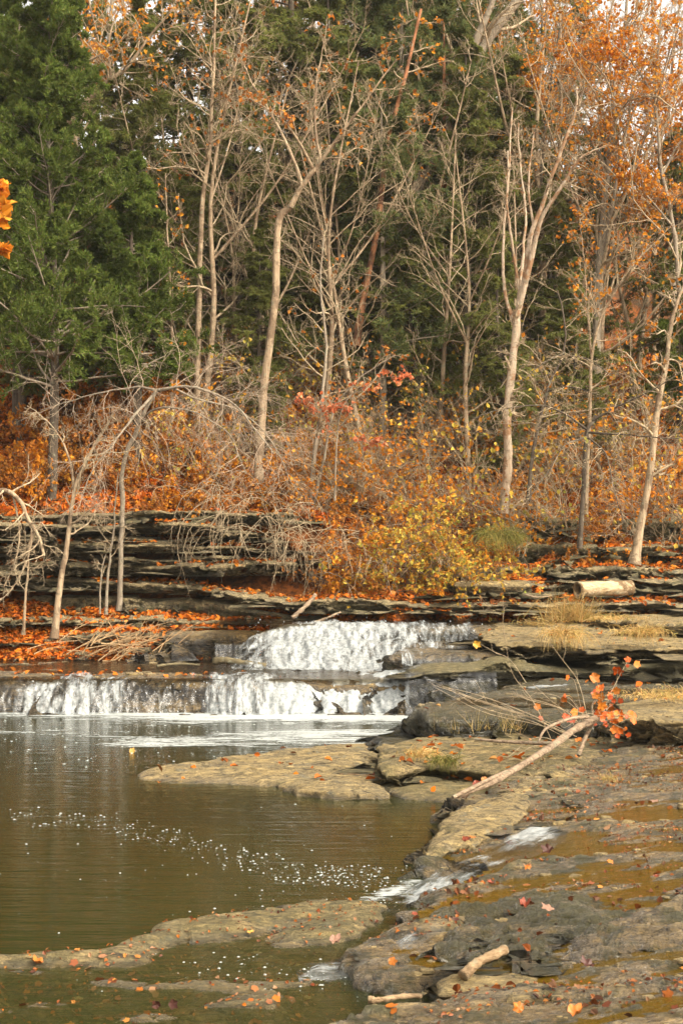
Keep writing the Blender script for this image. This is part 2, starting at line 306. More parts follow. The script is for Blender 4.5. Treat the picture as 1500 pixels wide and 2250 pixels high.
# right of the pool
slab('Mo', 'dark mossy block at the pool edge where the side stream spills', [(1.05, 19.55), (1.25, 19.1), (2, 18.9), (3, 18.7), (4.2, 18.1), (6, 17.6), (15, 17.4), (15, 24.3), (3.4, 24.2), (2.7, 22.6), (1.9, 21.0), (1.25, 20.2)], .58, -.3, .03, MWET, .2, .12, wetz=.66, wetw=.25, rough=.045, moss=.9, seed=25)
slab('P', 'raised tan block in mid scene with a black gap beneath it', GP([(812, 1660), (835, 1630), (940, 1612), (1100, 1602), (1400, 1600), (1400, 1650), (1250, 1672), (1235, 1700), (1100, 1690), (950, 1672), (850, 1685)], .3), .27, -.02, .026, MROCK, .4, .06, .16, .06, moss=.6, wetz=.02, seed=26)
slab('Q', 'low greenish shelf under the raised block at the water line', GP([(790, 1702), (880, 1680), (1190, 1690), (1210, 1738), (1080, 1756), (985, 1752), (880, 1740), (820, 1722)], .08), .085, -.4, .025, MROCK, .05, .05, .12, .05, moss=.9, wetz=-.02, wetw=.1, seed=27)
slab('Rl', 'long low tan rock tongue reaching left into the pool', GP([(285, 1694), (350, 1676), (440, 1664), (580, 1650), (700, 1640), (825, 1634), (832, 1668), (812, 1690), (850, 1742), (740, 1742), (650, 1738), (615, 1718), (500, 1712), (380, 1712), (310, 1710)], .06), lambda x, y: .045+.05*ss((x+1.8)/2), -.35, .025, MROCK, .05, .04, .14, .055, moss=.25, wetz=-.03, wetw=.09, seed=28)
slab('T', 'thick tan limestone block at the right edge behind the dead branch', [(3.45, 17.5), (4.0, 17.1), (5.5, 16.9), (12, 16.7), (12, 20.6), (5, 20.4), (3.8, 18.9)], .72, .36, .028, MROCK, .3, .08, moss=.2, seed=29)
XE = lambda y: .25+(y-9.5)*.2
def zF(x, y): return .09+.25*ss((x-XE(y))/3.2)+.03*ss((y-14)/3)
Fpoly = GP([(1165, 1705), (1010, 1762), (985, 1820), (925, 1862), (915, 1888), (985, 1898), (1020, 1905), (955, 1940), (930, 1968), (868, 1992), (850, 2030), (785, 2085), (770, 2130), (860, 2150), (942, 2146), (930, 2185), (800, 2225), (690, 2250), (560, 2330), (500, 2500)], .12)+[(-.9, 4), (-1, 2.5), (7.5, 2.5), (7.5, 18.3), (4.2, 18.3), (2.9, 17.2)]
GUL = np.array([(2.0, 12.3), (1.7, 12.0), (1.2, 11.6), (.7, 11.05)])
def frim(d, X, Y):
    r = .05*np.exp(-np.clip(d-.12, 0, None)/.35)*(.5+vn(X*1.3, Y*1.3, 0, 61))
    dg = np.full(X.shape, 9.)
    for a, b in zip(GUL[:-1], GUL[1:]):
        e = b-a; t = np.clip(((X-a[0])*e[0]+(Y-a[1])*e[1])/(e@e), 0, 1); dg = np.minimum(dg, np.hypot(X-a[0]-t*e[0], Y-a[1]-t*e[1]))
    tan = .06*ss((Y-13.6)/1.)*ss((3.2-X)/.8)
    st = .03*ss((fbm(X*.6+3, Y*1.3, 0, 5, 88)-.08)*25)+.03*ss((fbm(X*1.1+7, Y*2.6, 0, 5, 89)-.06)*25)      # broken upper lamina that leaves little scarps
    return r - .17*(1-ss((dg-.12)/.3)) + tan + st - .018
slab('F', 'wide wet rock platform with ochre puddles filling the right foreground', Fpoly, zF, -.4, .022, MWET, .06, .07, .3, .02, wetz=lambda x, y: zF(x, y)+.022, wetw=.07, resx=.012, moss=.55, seed=30, rim=frim, rows=12, lf=1.0, fine=1.)
Hpoly = GP([(-600, 2120), (-250, 2100), (60, 2083), (225, 2078), (345, 2026), (480, 1998), (640, 1976), (760, 1968), (855, 1972), (850, 2010), (800, 2050), (760, 2085)], .05)+[(.1, 8.7), (0, 7), (-.6, 5), (-.7, -4), (-14, -4), (-14, 9)]
def hrim(d, X, Y):
    return .15*np.exp(-(np.clip(d-.1, 0, None)/np.interp(X, [-3, -1.6, 0], [.15, .3, .62]))**2)*ss((Y-np.interp(X, [-1.6, -.2], [8.5, 9.35]))/.35) + .24*np.clip(fbm(X*1.7, Y*4, 0, 5, 91)-.03, 0, .35)*ss((9.1-Y)/.5)
slab('H', 'pale shelf rimming the shallow leafy basin in the left foreground', Hpoly, -.075, -.6, .022, MROCK, .05, .05, .22, .02, wetz=-.005, wetw=.05, resx=.014, moss=.8, seed=31, rim=hrim, rows=12, fine=.7)
slab('F2', 'mossy-edged layer of wet rock ending in a dark scarp behind the short stick', GP([(925, 2035), (960, 2062), (1060, 2072), (1180, 2066), (1250, 2035), (1350, 2038), (1390, 1990), (1250, 1950), (1080, 1955), (960, 1985)], .28), lambda x, y: zF(x, y)+.045, .1, .016, MWET, .05, .03, .3, .06, wetz=.2, wetw=.2, fine=1, moss=.9, seed=33)
slab('F4', 'thin wet layer with a black notched front edge near the right border', GP([(1140, 2048), (1230, 2052), (1300, 2062), (1400, 2052), (1500, 2060), (1700, 2050), (1700, 1960), (1450, 1975), (1280, 2000), (1180, 2030)], .36), lambda x, y: zF(x, y)+.05, .2, .016, MWET, .05, .03, .35, .06, wetz=.3, wetw=.2, fine=1, moss=.5, seed=38)
slab('F5', 'low wet plate on the platform just under the dead branch, by the puddles', GP([(1180, 1775), (1300, 1765), (1420, 1745), (1600, 1740), (1600, 1700), (1400, 1705), (1240, 1725)], .38), lambda x, y: zF(x, y)+.02, .2, .02, MWET, .03, .03, .3, .03, wetz=.3, wetw=.2, fine=1, moss=.5, seed=39)
slab('F6', 'tan weathered strip of rock between the pool and the foot of the dead branch', GP([(1010, 1772), (1080, 1745), (1180, 1725), (1190, 1760), (1140, 1800), (1090, 1835), (960, 1872), (930, 1868), (985, 1820)], .17), lambda x, y: .2+.03*(x-.9), -.05, .02, MROCK, .1, .04, .18, .03, wetz=.02, wetw=.1, fine=.8, moss=.3, seed=40)
slab('F3', 'dry tan stone the short pale stick leans on', GP([(945, 2140), (1010, 2125), (1120, 2128), (1230, 2140), (1180, 2165), (1040, 2175), (950, 2170)], .18), .2, .02, .018, MROCK, .08, .04, .18, .02, fine=1, moss=.3, seed=34, name='rock')
# ------------------------------------------------------------ water
def water_mat(name, tint, rip, ripd, diff=(.05, .045, .015), dmix=.15, foam=False, sx=3., sy=9., rgh=.03, vol=None):
    m = M(name)
    h = m.math('ADD', m.noise(m.pos(sx, sy, 1), 1, 3, .5, .3), m.math('MULTIPLY', m.noise(m.pos(sx*3.5, sy*3, 1), 1, 3, .6), .35))
    nb = m.bump(h, rip, ripd)
    tr = m.n('BsdfTransparent', Color=tint).outputs[0]
    df = m.n('BsdfDiffuse', Color=diff, Normal=nb).outputs[0]
    x = m.n('MixShader', Fac=dmix); m.set(x.inputs[1], tr); m.set(x.inputs[2], df)
    gl = m.n('BsdfGlossy', Roughness=rgh, Normal=nb, Color=(1, 1, 1)).outputs[0]
    fr = m.n('Fresnel', IOR=1.33, Normal=nb).outputs[0]
    y = m.n('MixShader', Fac=fr); m.set(y.inputs[1], x.outputs[0]); m.set(y.inputs[2], gl)
    v = None
    if vol: v = m.n('VolumeAbsorption', Color=vol[0], Density=vol[1]).outputs[0]
    return m.done(y.outputs[0], v)
MPOOL = water_mat('pool_water', (.93, .9, .75), .22, .04, (.085, .095, .028), .2, vol=((.55, .52, .15), 1.0), sx=1.3, sy=7)
MFILM = water_mat('film_water', (.90, .70, .22), .45, .03, (.26, .155, .015), .26, sx=3, sy=8)
MSTR = water_mat('stream_water', (.62, .52, .36), .75, .06, (.05, .04, .025), .15, sx=2.5, sy=8, rgh=.06)
x0, x1, y0, y1, zb = -17, 17, -6, 24.6, -1.3
wv = [(x0, y0, 0), (x1, y0, 0), (x1, y1, 0), (x0, y1, 0), (x0, y0, zb), (x1, y0, zb), (x1, y1, zb), (x0, y1, zb)]
o = mesh('pool_water', wv, np.array([(0, 1, 2, 3), (7, 6, 5, 4), (0, 4, 5, 1), (1, 5, 6, 2), (2, 6, 7, 3), (3, 7, 4, 0)]), MPOOL, smooth=False); tag(o, kind='structure')
def sheet(name, x0, x1, y0, y1, res, zf, mat, mask=None):
    xs = np.arange(x0, x1, res); ys = np.arange(y0, y1, res); X, Y = np.meshgrid(xs, ys, indexing='ij'); Z = zf(X, Y)
    k = None
    if mask is not None:
        q = mask(X, Y); k = q[:-1, :-1] & q[1:, :-1] & q[1:, 1:] & q[:-1, 1:]
    V, F = compact(np.stack([X, Y, Z], -1).reshape(-1, 3), gridfaces(*X.shape, k))
    return tag(mesh(name, V, F, mat), kind='structure')
sheet('shelf_water', -15, 1.35, 24.1, 29.3, .1, lambda x, y: .575+.006*fbm(x*3, y*5), MSTR)
sheet('upper_stream', -2.6, 3.2, 27.9, 36, .1, lambda x, y: 1.365+.01*fbm(x*3, y*5), MSTR)
sheet('side_stream', 1.2, 15, 17.7, 24.2, .1, lambda x, y: .592+.006*fbm(x*3, y*5), MSTR, lambda X, Y: (sdf(X, Y, [(1.4, 19.9), (2.2, 19.6), (4, 19.0), (15, 18.5), (15, 24.1), (3.4, 24.1), (2.7, 22.6), (1.9, 21.0)]) > 0))
sheet('film_water', -1, 14, 3, 18.2, .06, lambda x, y: zF(x, y)+.010, MFILM, lambda X, Y: sdf(X, Y, Fpoly) > .16)
# ------------------------------------------------------------ falling water
m = M('white_water')
uv = m.n('Attribute', _attribute_name='flow').outputs['Vector']; env = m.attr('env')
mp = m.n('Mapping', Vector=uv); mp.inputs['Scale'].default_value = (10, 2.2, 1)
mp2 = m.n('Mapping', Vector=uv); mp2.inputs['Scale'].default_value = (5, 2.2, 1)
a = m.noise(mp.outputs[0], 1, 6, .7, .7); b = m.noise(mp2.outputs[0], 1, 4, .6, .6)
f = m.math('ADD', m.math('MULTIPLY', a, .6), m.math('MULTIPLY', b, .4))
f = m.math('ADD', f, m.math('MULTIPLY_ADD', env, .5, -.5))
mk = m.ramp(f, (.42, 0.), (.5, .3), (.58, .75), (.72, 1.))
fo = m.bsdf(m.mix(m.ramp(m.n('TexNoise', Vector=uv, Scale=16., Detail=5., Roughness=.7).outputs[0], (.35, 0.), (.62, 1.)), (.17, .19, .19), (.46, .47, .46)), .55, m.bump(a, .5, .04), .5)
tr = m.n('BsdfTransparent', Color=(.9, .9, .88)).outputs[0]; gl = m.n('BsdfGlossy', Roughness=.3, Normal=m.bump(a, .6, .04)).outputs[0]
x = m.n('MixShader', Fac=.06); m.set(x.inputs[1], tr); m.set(x.inputs[2], gl)
y = m.n('MixShader', Fac=mk); m.set(y.inputs[1], x.outputs[0]); m.set(y.inputs[2], fo)
MWW = m.done(y.outputs[0])
def fall(label, x0, x1, prof, env, res=.025, nz=.03, seed=0, xs_shift=lambda x: 0*x, hs_=None, name='waterfall', cat='waterfall'):
    """a sheet of falling water: prof = [(Y, z), ...] from lip to base"""
    P = np.array(prof, float); L = np.concatenate([[0], np.cumsum(np.hypot(*np.diff(P, axis=0).T))])
    s = np.arange(0, L[-1], res); xs = np.arange(x0, x1, res)
    S, X = np.meshgrid(s, xs, indexing='ij')
    k = np.hanning(7); k /= k.sum()
    def sm(v): return np.convolve(np.pad(v, 3, 'edge'), k, 'valid')
    Y = np.broadcast_to(sm(np.interp(s, L, P[:, 0]))[:, None], S.shape) + xs_shift(X)
    Z = np.broadcast_to(sm(np.interp(s, L, P[:, 1]))[:, None], S.shape)
    n = fbm(X*5, S*2.2, 0, 4, seed)+.6*fbm(X*16, S*5, 0, 3, seed+5)
    Z = Z+nz*.5*n; Y = Y-nz*1.2*n*ss(S/.2)
    if hs_: Z = P[-1, 1]+(Z-P[-1, 1])*hs_(X)
    E = env(X, S/L[-1])
    V = np.stack([X, Y, Z], -1).reshape(-1, 3)
    o = mesh(name, V, gridfaces(*X.shape), MWW, attrs={'env': E.ravel(), 'flow': np.stack([X, S, 0*X], -1).reshape(-1, 3)})
    return tag(o, label, cat)
shL = lambda x: .16*vn(x*1.1, 0*x, 0, 3)+.05*vn(x*3, 0*x, 0, 4)
def envL(x, s):
    e = np.interp(x, [-6.2, -5.6, -5.2, -3.9, -3.6, -3.0, -2.5, -2.3, -1.4, -1.0, .6, 1.15, 1.24], [.5, .8, 1.05, 1.05, .5, .85, .45, 1.1, 1.1, 1.4, 1.45, 1.25, .3])
    return e - .42*ss((.55-s)/.3)*(1-.45*ss((x+1.8)/1.2)) + .1*(s-.5) + .3*fbm(x*1.3, s*1.5, 0, 4, 12)
fall('lower waterfall spilling in white streaks over the long shelf into the pool', -6.2, 1.22, [(25.9, .61), (25.2, .61), (24.3, .59), (24.03, .5), (23.9, .36), (23.8, .16), (23.72, -.02)], envL, .028, .085, 5, shL, lambda x: 1+.13*vn(x*1.9, 0*x, 0, 6))
def envU(x, s):
    e = np.interp(x, [-2.2, -1.8, -1.2, .5, 1.1, 1.6, 2.0, 2.6, 2.9], [.75, 1.0, 1.2, 1.22, 1.08, .98, .92, .86, .3])
    return e - .4*ss((.2-s)/.2) + .24*fbm(x*1.3, s*2.5, 0, 3, 22) - .12*ss((s-.55)*4)*ss((x-1)/1.)*ss((1-s)*5)
shU = lambda x: -.36*ss((x+2)/5)+.10*vn(x*.8, 0*x, 0, 8)
hU = lambda x: np.interp(x, [-2.2, -1.9, -1.3, -.6], [.35, .62, .86, 1.])
fall('broad upper waterfall tumbling down black rock steps', -2.2, 2.95, [(28.5, 1.42), (27.95, 1.38), (27.7, 1.26), (27.45, 1.1), (27.2, 1.04), (27.0, .9), (26.8, .8), (26.6, .74), (26.4, .6), (26.1, .56)], envU, .028, .09, 9, shU, hU)
fall('small cascade over the mossy corner between the two waterfalls', 1.1, 2.7, [(25.6, 1.0), (25.1, .98), (24.95, .9), (24.85, .78), (24.5, .76), (23.75, .74), (23.62, .6), (23.56, .2), (23.5, -.02)], lambda x, s: np.interp(x, [1.1, 1.35, 1.7, 2.3, 2.7], [1., .8, .62, .6, .3])+.2*fbm(x*3, s, 0, 3, 5)-.15*ss((s-.5)*6), .026, .03, 11)
fall('thin trickle sliding down the dark block left of the upper falls', -2.6, -2.05, [(28.35, 1.0), (28.2, .95), (28.1, .6), (28.0, .55)], lambda x, s: .75-np.abs(x+2.35)*1.2, .025, .03, 13)
def ribbon(label, pts, name='cascade', res=.03, seed=0, e0=.9, nz=.03):
    """pts = [(x, Y, z, halfwidth)] down the stream"""
    P = np.array(pts, float); L = np.concatenate([[0], np.cumsum(np.linalg.norm(np.diff(P[:, :3], axis=0), axis=1))])
    s = np.arange(0, L[-1], res); Q = np.stack([np.interp(s, L, P[:, i]) for i in range(4)], -1)
    T = unit(np.gradient(Q[:, :2], axis=0)); N = np.stack([-T[:, 1], T[:, 0]], -1)
    u = np.linspace(-1, 1, 34)
    X = Q[:, 0, None]+N[:, 0, None]*u*Q[:, 3, None]; Y = Q[:, 1, None]+N[:, 1, None]*u*Q[:, 3, None]
    n = fbm(X*7, Y*7, 0, 4, seed)
    Z = Q[:, 2, None]+nz*n-.02*u**2
    E = e0-.6*np.abs(u[None])**3+.75*fbm(X*2.2, Y*2.2, 0, 4, seed+1)
    S = np.broadcast_to(s[:, None], X.shape)
    V = np.stack([X, Y, Z], -1).reshape(-1, 3)
    return tag(mesh(name, V, gridfaces(*X.shape), MWW, attrs={'env': E.ravel(), 'flow': np.stack([u[None]*Q[:, 3, None]+0*X, S, 0*X], -1).reshape(-1, 3)}), label, 'cascade')
ribbon('white rivulet running down through the wet platform into the pool', [(1.95, 12.25, .30, .14), (1.75, 12.1, .27, .3), (1.4, 11.75, .19, .28), (1.0, 11.4, .12, .22), (.7, 11.0, .02, .22), (.45, 10.6, .012, .2), (.3, 10.3, .01, .1)], seed=3, e0=.98)
ribbon('narrow side stream curving round the mossy block', [(4.6, 23.0, .61, .1), (3.7, 22.6, .62, .2), (2.9, 22.1, .62, .22), (2.2, 21.2, .56, .25), (1.7, 20.6, .45, .25), (1.25, 20.1, .3, .24), (1.05, 19.6, .1, .22), (.95, 19.2, .0, .15)], seed=6, e0=.95)
ribbon('little spill over the dark rock edge beside the short stick', [(.65, 9.35, .2, .1), (.45, 9.2, .16, .14), (.3, 9.1, .06, .2), (.1, 8.95, .01, .3), (-.3, 8.9, .008, .25)], seed=8, e0=.9)
# foam lying on the pool
m = M('foam'); e = m.attr('env'); n1 = m.noise(m.pos(1.4, 5, 1), 1, 5, .7, .8); n2 = m.noise(m.pos(14, 22, 1), 1, 3, .6)
f = m.math('ADD', m.math('MULTIPLY', n1, .7), m.math('MULTIPLY', n2, .3)); f = m.math('ADD', f, m.math('MULTIPLY_ADD', e, .6, -.6))
mk = m.ramp(f, (.38, 0.), (.48, .8), (.54, 1.))
x = m.n('MixShader', Fac=mk); m.set(x.inputs[1], m.n('BsdfTransparent').outputs[0]); m.set(x.inputs[2], m.bsdf((.40, .42, .40), .6, m.bump(n2, .4, .02), .4))
MFOAM = m.done(x.outputs[0])
X, Y = np.meshgrid(np.arange(-8.5, 1.6, .08), np.arange(17.2, 23.95, .08), indexing='ij')
E = np.interp(Y, [17.2, 19, 20.2, 21.5, 22.6, 23.4, 23.9], [.42, .55, .86, .76, .82, 1.02, 1.25])+.3*fbm(X*.4, Y*.9, 0, 3, 41)-.15*ss((-X-2)/4)+.1*ss((X+2)/2)
E = E - 1.2*ss(-sdf(X, Y, [(-9, 23.4), (-9, 18), (-2, 19.5), (1.4, 19.2), (1.5, 24), (-9, 24)])/.6)
o = mesh('foam', np.stack([X, Y, .006+.004*fbm(X*2, Y*4)], -1), gridfaces(*X.shape), MFOAM, attrs={'env': E.ravel()}); tag(o, kind='stuff')
X, Y = np.meshgrid(np.arange(-1.2, .95, .05), np.arange(9.8, 12.2, .05), indexing='ij')
E = .98-np.clip(np.abs((X-.35)*.9-(Y-10.8)*.55+.08)*1.6, 0, 1)-.55*ss((.25-X)/.9)+.2*fbm(X, Y*2, 0, 3, 4)
E = E-1.*ss((np.abs(X+.1)-.7)/.4)
o = mesh('foam', np.stack([X, Y, .007+0*X], -1), gridfaces(*X.shape), MFOAM, attrs={'env': E.ravel()}); tag(o, kind='stuff')
# bubbles: little low domes drifting on the surface
rg = np.random.default_rng(4)
def domes(name, P, r, h=.5, mat=None, sides=8):
    n = len(P); a = np.arange(sides)/sides*2*np.pi
    ring = np.stack([np.cos(a), np.sin(a), 0*a], -1)
    V = np.concatenate([P[:, None]+ring[None]*r[:, None, None], P[:, None]+np.array([0, 0, 1.])*(r*h*.8)[:, None, None]+ring[None]*.6*r[:, None, None], P[:, None]+np.array([0, 0, 1.])*(r*h)[:, None, None]], 1)
    b = (np.arange(n)*(2*sides+1))[:, None]; j = np.arange(sides); k = (j+1) % sides
    q = np.stack([b+j, b+k, b+k+sides, b+j+sides], -1).reshape(-1, 4); t = np.stack([b+j+sides, b+k+sides, np.broadcast_to(b+2*sides, (n, sides))], -1).reshape(-1, 3)
    return mesh(name, V.reshape(-1, 3), [q, t], mat)
pts = []
tr_ = [G(a, b, 0) for a, b in [(0, 1790), (80, 1800), (200, 1800), (300, 1830), (400, 1850), (500, 1880), (600, 1905), (700, 1925), (780, 1925), (880, 1935)]]
tr_ = np.array(tr_); k = rg.random(620)**.75*(len(tr_)-1); i = k.astype(int).clip(0, len(tr_)-2); q = tr_[i]+(tr_[i+1]-tr_[i])*(k-i)[:, None]
pts.append(q+np.stack([rg.normal(0, .12, len(q)), rg.integers(-4, 5, len(q))*.085+.05*np.sin(q[:, 0]*3)+rg.normal(0, .022, len(q))], -1))
pts.append(np.stack([rg.uniform(-3.6, .6, 110), rg.uniform(9.8, 15, 110)], -1))
pts.append(np.stack([rg.uniform(-6, 0, 600), 23.8-rg.random(600)**.7*6.5], -1))
pts.append(np.stack([rg.normal(-.3, .55, 130), rg.normal(8.9, .22, 130)], -1)); pts.append(np.stack([rg.normal(.05, .4, 170), rg.normal(11.0, .45, 170)], -1))
pts = np.concatenate(pts); keep = (pts[:, 1] > 7.6)
pts = pts[keep]
r = .004+.014*rg.random(len(pts))**3; 
m = M('bubbles'); MBUB = m.done(m.bsdf((.42, .44, .40), .25, None, .6, Alpha=.6))
tag(domes('bubbles', np.column_stack([pts, np.full(len(pts), .008)]), r*np.interp(pts[:, 1], [8, 14, 24], [.7, .95, 1.4]), .6, MBUB), kind='stuff')
# spray thrown up by the falls
n = 500; t = rg.random(n)
sx_ = np.where(t < .5, rg.uniform(-5.6, 1.2, n), rg.uniform(-1.9, 2.8, n))
sy_ = np.where(t < .5, 23.7+rg.random(n)*.35-.15*rg.random(n), 0); ab = np.abs(rg.normal(0, .1, n))
sz_ = np.where(t < .5, np.where(rg.random(n) < .5, ab, rg.uniform(0, .6, n)), 0)
u_ = rg.random(n); yy = 28-1.7*u_; sy_ = np.where(t < .5, sy_, yy+shU(sx_)-.05); sz_ = np.where(t < .5, sz_, 1.38-.78*u_+ab*.8+.02)
P = np.stack([sx_, sy_, sz_], -1); oct_ = np.array([(1, 0, 0), (-1, 0, 0), (0, 1, 0), (0, -1, 0), (0, 0, 1.6), (0, 0, -1.6)])
rr = .004+.009*rg.random(n)**2
V = P[:, None]+oct_[None]*rr[:, None, None]; f = np.array([(0, 2, 4), (2, 1, 4), (1, 3, 4), (3, 0, 4), (2, 0, 5), (1, 2, 5), (3, 1, 5), (0, 3, 5)])
m = M('spray'); MSPR = m.done(m.bsdf((.5, .52, .53), .3, None, .5))
tag(mesh('spray', V.reshape(-1, 3), (np.arange(n)*6)[:, None, None].repeat(8, 1)*1+f[None], MSPR) if False else mesh('spray', V.reshape(-1, 3), ((np.arange(n)*6)[:, None, None]+f[None]).reshape(-1, 3), MSPR), kind='stuff')
# ------------------------------------------------------------ plants: branches as tubes, leaves as small faces
rng = np.random.default_rng(7)
def perp(T):
    a = np.where(np.abs(T[:, 2:3]) < .9, np.array([[0, 0, 1.]]), np.array([[1., 0, 0]])); u = unit(np.cross(T, a)); return u, np.cross(T, u)
def grow(P0, D, L, K, wander=.15, trop=(0, 0, 0), tropg=0.):
    N = len(P0); P = np.empty((N, K, 3)); P[:, 0] = P0; D = unit(D); seg = (L/(K-1))[:, None]; tr = np.array(trop, float)
    for k in range(1, K):
        D = unit(D+rng.normal(0, wander, (N, 3))+tr*(1+tropg*k/K)); P[:, k] = P[:, k-1]+D*seg
    return P
def radii(r0, K, tip=.25): return r0[:, None]*np.linspace(1, tip, K)[None]
def spawn(P, Rr, m, t0=.25, t1=1., ang=(35, 65), ratio=.5, K=6, wander=.18, trop=(0, 0, .03), rr=.5, rmin=.006, taper=.5, up=0., tropg=0., lens=None, flat=0.):
    N, KK, _ = P.shape; L = np.linalg.norm(np.diff(P, axis=1), axis=2).sum(1) if lens is None else lens
    t = np.repeat(np.linspace(t0, t1, m, endpoint=False)[None], N, 0)+rng.random((N, m))*(t1-t0)/m
    f = t*(KK-1); i = f.astype(int).clip(0, KK-2); w_ = (f-i)[..., None]; n = np.arange(N)[:, None]
    A, B = P[n, i], P[n, i+1]; Q = (A+(B-A)*w_).reshape(-1, 3); T = unit((B-A).reshape(-1, 3))
    r = (Rr[n, i]*(1-w_[..., 0])+Rr[n, i+1]*w_[..., 0]).ravel()
    u, v = perp(T); ph = rng.random(len(Q))*2*np.pi; a = np.radians(rng.uniform(ang[0], ang[1], len(Q)))
    S = u*np.cos(ph)[:, None]+v*np.sin(ph)[:, None]
    if flat: S[:, 2] *= (1-flat); S = unit(S)
    D = T*np.cos(a)[:, None]+S*np.sin(a)[:, None]; D[:, 2] += up
    l = (np.repeat(L, m)*ratio*(1-taper*t.ravel()))*rng.uniform(.55, 1.25, len(Q))
    r0 = np.minimum(np.maximum(r*rr, rmin), r*.95+1e-4)
    return grow(Q, D, l, K, wander, trop, tropg), radii(r0, K, .35)
def tubes(P, Rr, S=4):
    N, K, _ = P.shape; T = unit(np.gradient(P, axis=1)); ref = unit(P[:, -1]-P[:, 0]+1e-6); a, _ = perp(ref)
    U = unit(np.cross(T, a[:, None].repeat(K, 1))); W_ = np.cross(T, U); an = np.arange(S)/S*2*np.pi
    V = P[:, :, None]+Rr[:, :, None, None]*(U[:, :, None]*np.cos(an)[None, None, :, None]+W_[:, :, None]*np.sin(an)[None, None, :, None])
    i = np.arange(N*K*S).reshape(N, K, S); j = np.roll(i, -1, 2)
    F = np.stack([i[:, :-1], j[:, :-1], j[:, 1:], i[:, 1:]], -1).reshape(-1, 4)
    return V.reshape(-1, 3), F
def join(*vf):
    V, F, b = [], [], 0
    for v, f in vf: V.append(v); F.append(f+b); b += len(v)
    return np.concatenate(V), np.concatenate(F)
def crom(pts, K):
    p = np.asarray(pts, float); p = np.vstack([2*p[0]-p[1], p, 2*p[-1]-p[-2]]); n = len(p)-3; t = np.linspace(0, n-1e-6, K); i = t.astype(int); u = (t-i)[:, None]
    a, b, c, d = p[i], p[i+1], p[i+2], p[i+3]
    return .5*(2*b+(c-a)*u+(2*a-5*b+4*c-d)*u*u+(3*b-a-3*c+d)*u**3)
def leaves(P, size, N=None, flutter=.8, droop=0.):
    """one folded six-cornered leaf at each point"""
    n = len(P); s = (size*rng.uniform(.6, 1.3, n))[:, None]
    N = unit((N if N is not None else np.zeros((n, 3)))+rng.normal(0, flutter, (n, 3))); u, v = perp(N)
    ph = rng.random(n)*2*np.pi; A = u*np.cos(ph)[:, None]+v*np.sin(ph)[:, None]; A[:, 2] -= droop; A = unit(A); B = unit(np.cross(N, A))
    c = s*.25*N
    pts = [P, P+A*s*.35+B*s*.42+c, P+A*s*.75+B*s*.3+c, P+A*s*1.1, P+A*s*.75-B*s*.3+c, P+A*s*.35-B*s*.42+c]
    V = np.stack(pts, 1).reshape(-1, 3); b = (np.arange(n)*6)[:, None]
    F = np.concatenate([b+np.array([[0, 1, 2, 3]]), b+np.array([[0, 3, 4, 5]])])
    return V, F
def blades(P, D, L, W_, per, spread):
    """needle sprays: per narrow leaf blades fanning from each point"""
    n = len(P); Q = np.repeat(P, per, 0); D = unit(np.repeat(unit(D), per, 0)+rng.normal(0, spread, (n*per, 3)))
    Nn, _ = perp(D); ph = rng.random(n*per)*2*np.pi; Mm = np.cross(D, Nn); B = Nn*np.cos(ph)[:, None]+Mm*np.sin(ph)[:, None]
    l = (L*rng.uniform(.5, 1.2, n*per))[:, None]; w_ = W_*rng.uniform(.7, 1.2, n*per)[:, None]
    V = np.stack([Q-B*w_*.3, Q+D*l*.55-B*w_, Q+D*l, Q+D*l*.5+B*w_], 1).reshape(-1, 3)
    return V, (np.arange(n*per)*4)[:, None]+np.arange(4)[None]
def ends(P, t0=.3, k=2):
    K = P.shape[1]; i0 = int(K*t0); return P[:, i0::k].reshape(-1, 3), np.repeat(unit(P[:, -1]-P[:, 0]), len(range(i0, K, k)), 0)
BARKP = bark_mat('pale_bark', (.24, .165, .10), (.44, .33, .21), (.19, .13, .08))
BARKG = bark_mat('grey_bark', (.19, .15, .105), (.32, .26, .19))
BARKD = bark_mat('dark_bark', (.06, .045, .033), (.13, .10, .07))
BARKR = bark_mat('reddish_bark', (.22, .09, .04), (.42, .19, .09), (.14, .07, .04))
BARKS = bark_mat('sycamore_bark', (.36, .26, .17), (.52, .41, .30), (.30, .17, .09))
TWIG = bark_mat('twigs', (.26, .185, .11), (.50, .39, .25)); TWIGB = bark_mat('brown_twigs', (.13, .085, .05), (.30, .20, .12)); TWIGP = bark_mat('pinkish_twigs', (.30, .22, .15), (.50, .38, .27))
NEEDLE = leaf_mat('hemlock_needles', [(.15, .18, .045), (.22, .24, .06), (.17, .205, .05), (.26, .26, .075), (.22, .19, .055)], .6, .5)
PINE = leaf_mat('pine_needles', [(.12, .16, .06), (.17, .21, .07), (.20, .22, .08), (.14, .17, .06), (.22, .20, .06)], .6, .5)
CEDAR = leaf_mat('cedar_foliage', [(.075, .115, .02), (.12, .165, .03), (.09, .135, .022), (.16, .20, .035), (.13, .14, .03)], .6, .35)
LOR = leaf_mat('orange_leaves', [(.60, .20, .014), (.66, .27, .02), (.46, .14, .012), (.70, .36, .04), (.60, .23, .016)], .6, .35)
LYEL = leaf_mat('yellow_leaves', [(.58, .36, .05), (.60, .26, .03), (.42, .36, .06), (.66, .44, .07), (.28, .30, .06), (.52, .18, .02)], .6, .35)
LRED = leaf_mat('red_leaves', [(.66, .17, .06), (.70, .26, .12), (.58, .12, .04), (.68, .30, .14)], .6, .35)
LBRN = leaf_mat('brown_leaves', [(.36, .12, .02), (.50, .17, .02), (.26, .09, .02), (.56, .25, .05)], .6, .3)
LGRN = leaf_mat('fern_leaves', [(.07, .12, .03), (.12, .16, .04), (.10, .11, .03)], .6, .3)
def hz(x, y): return float(hill(np.array([x]), np.array([y]))[0])
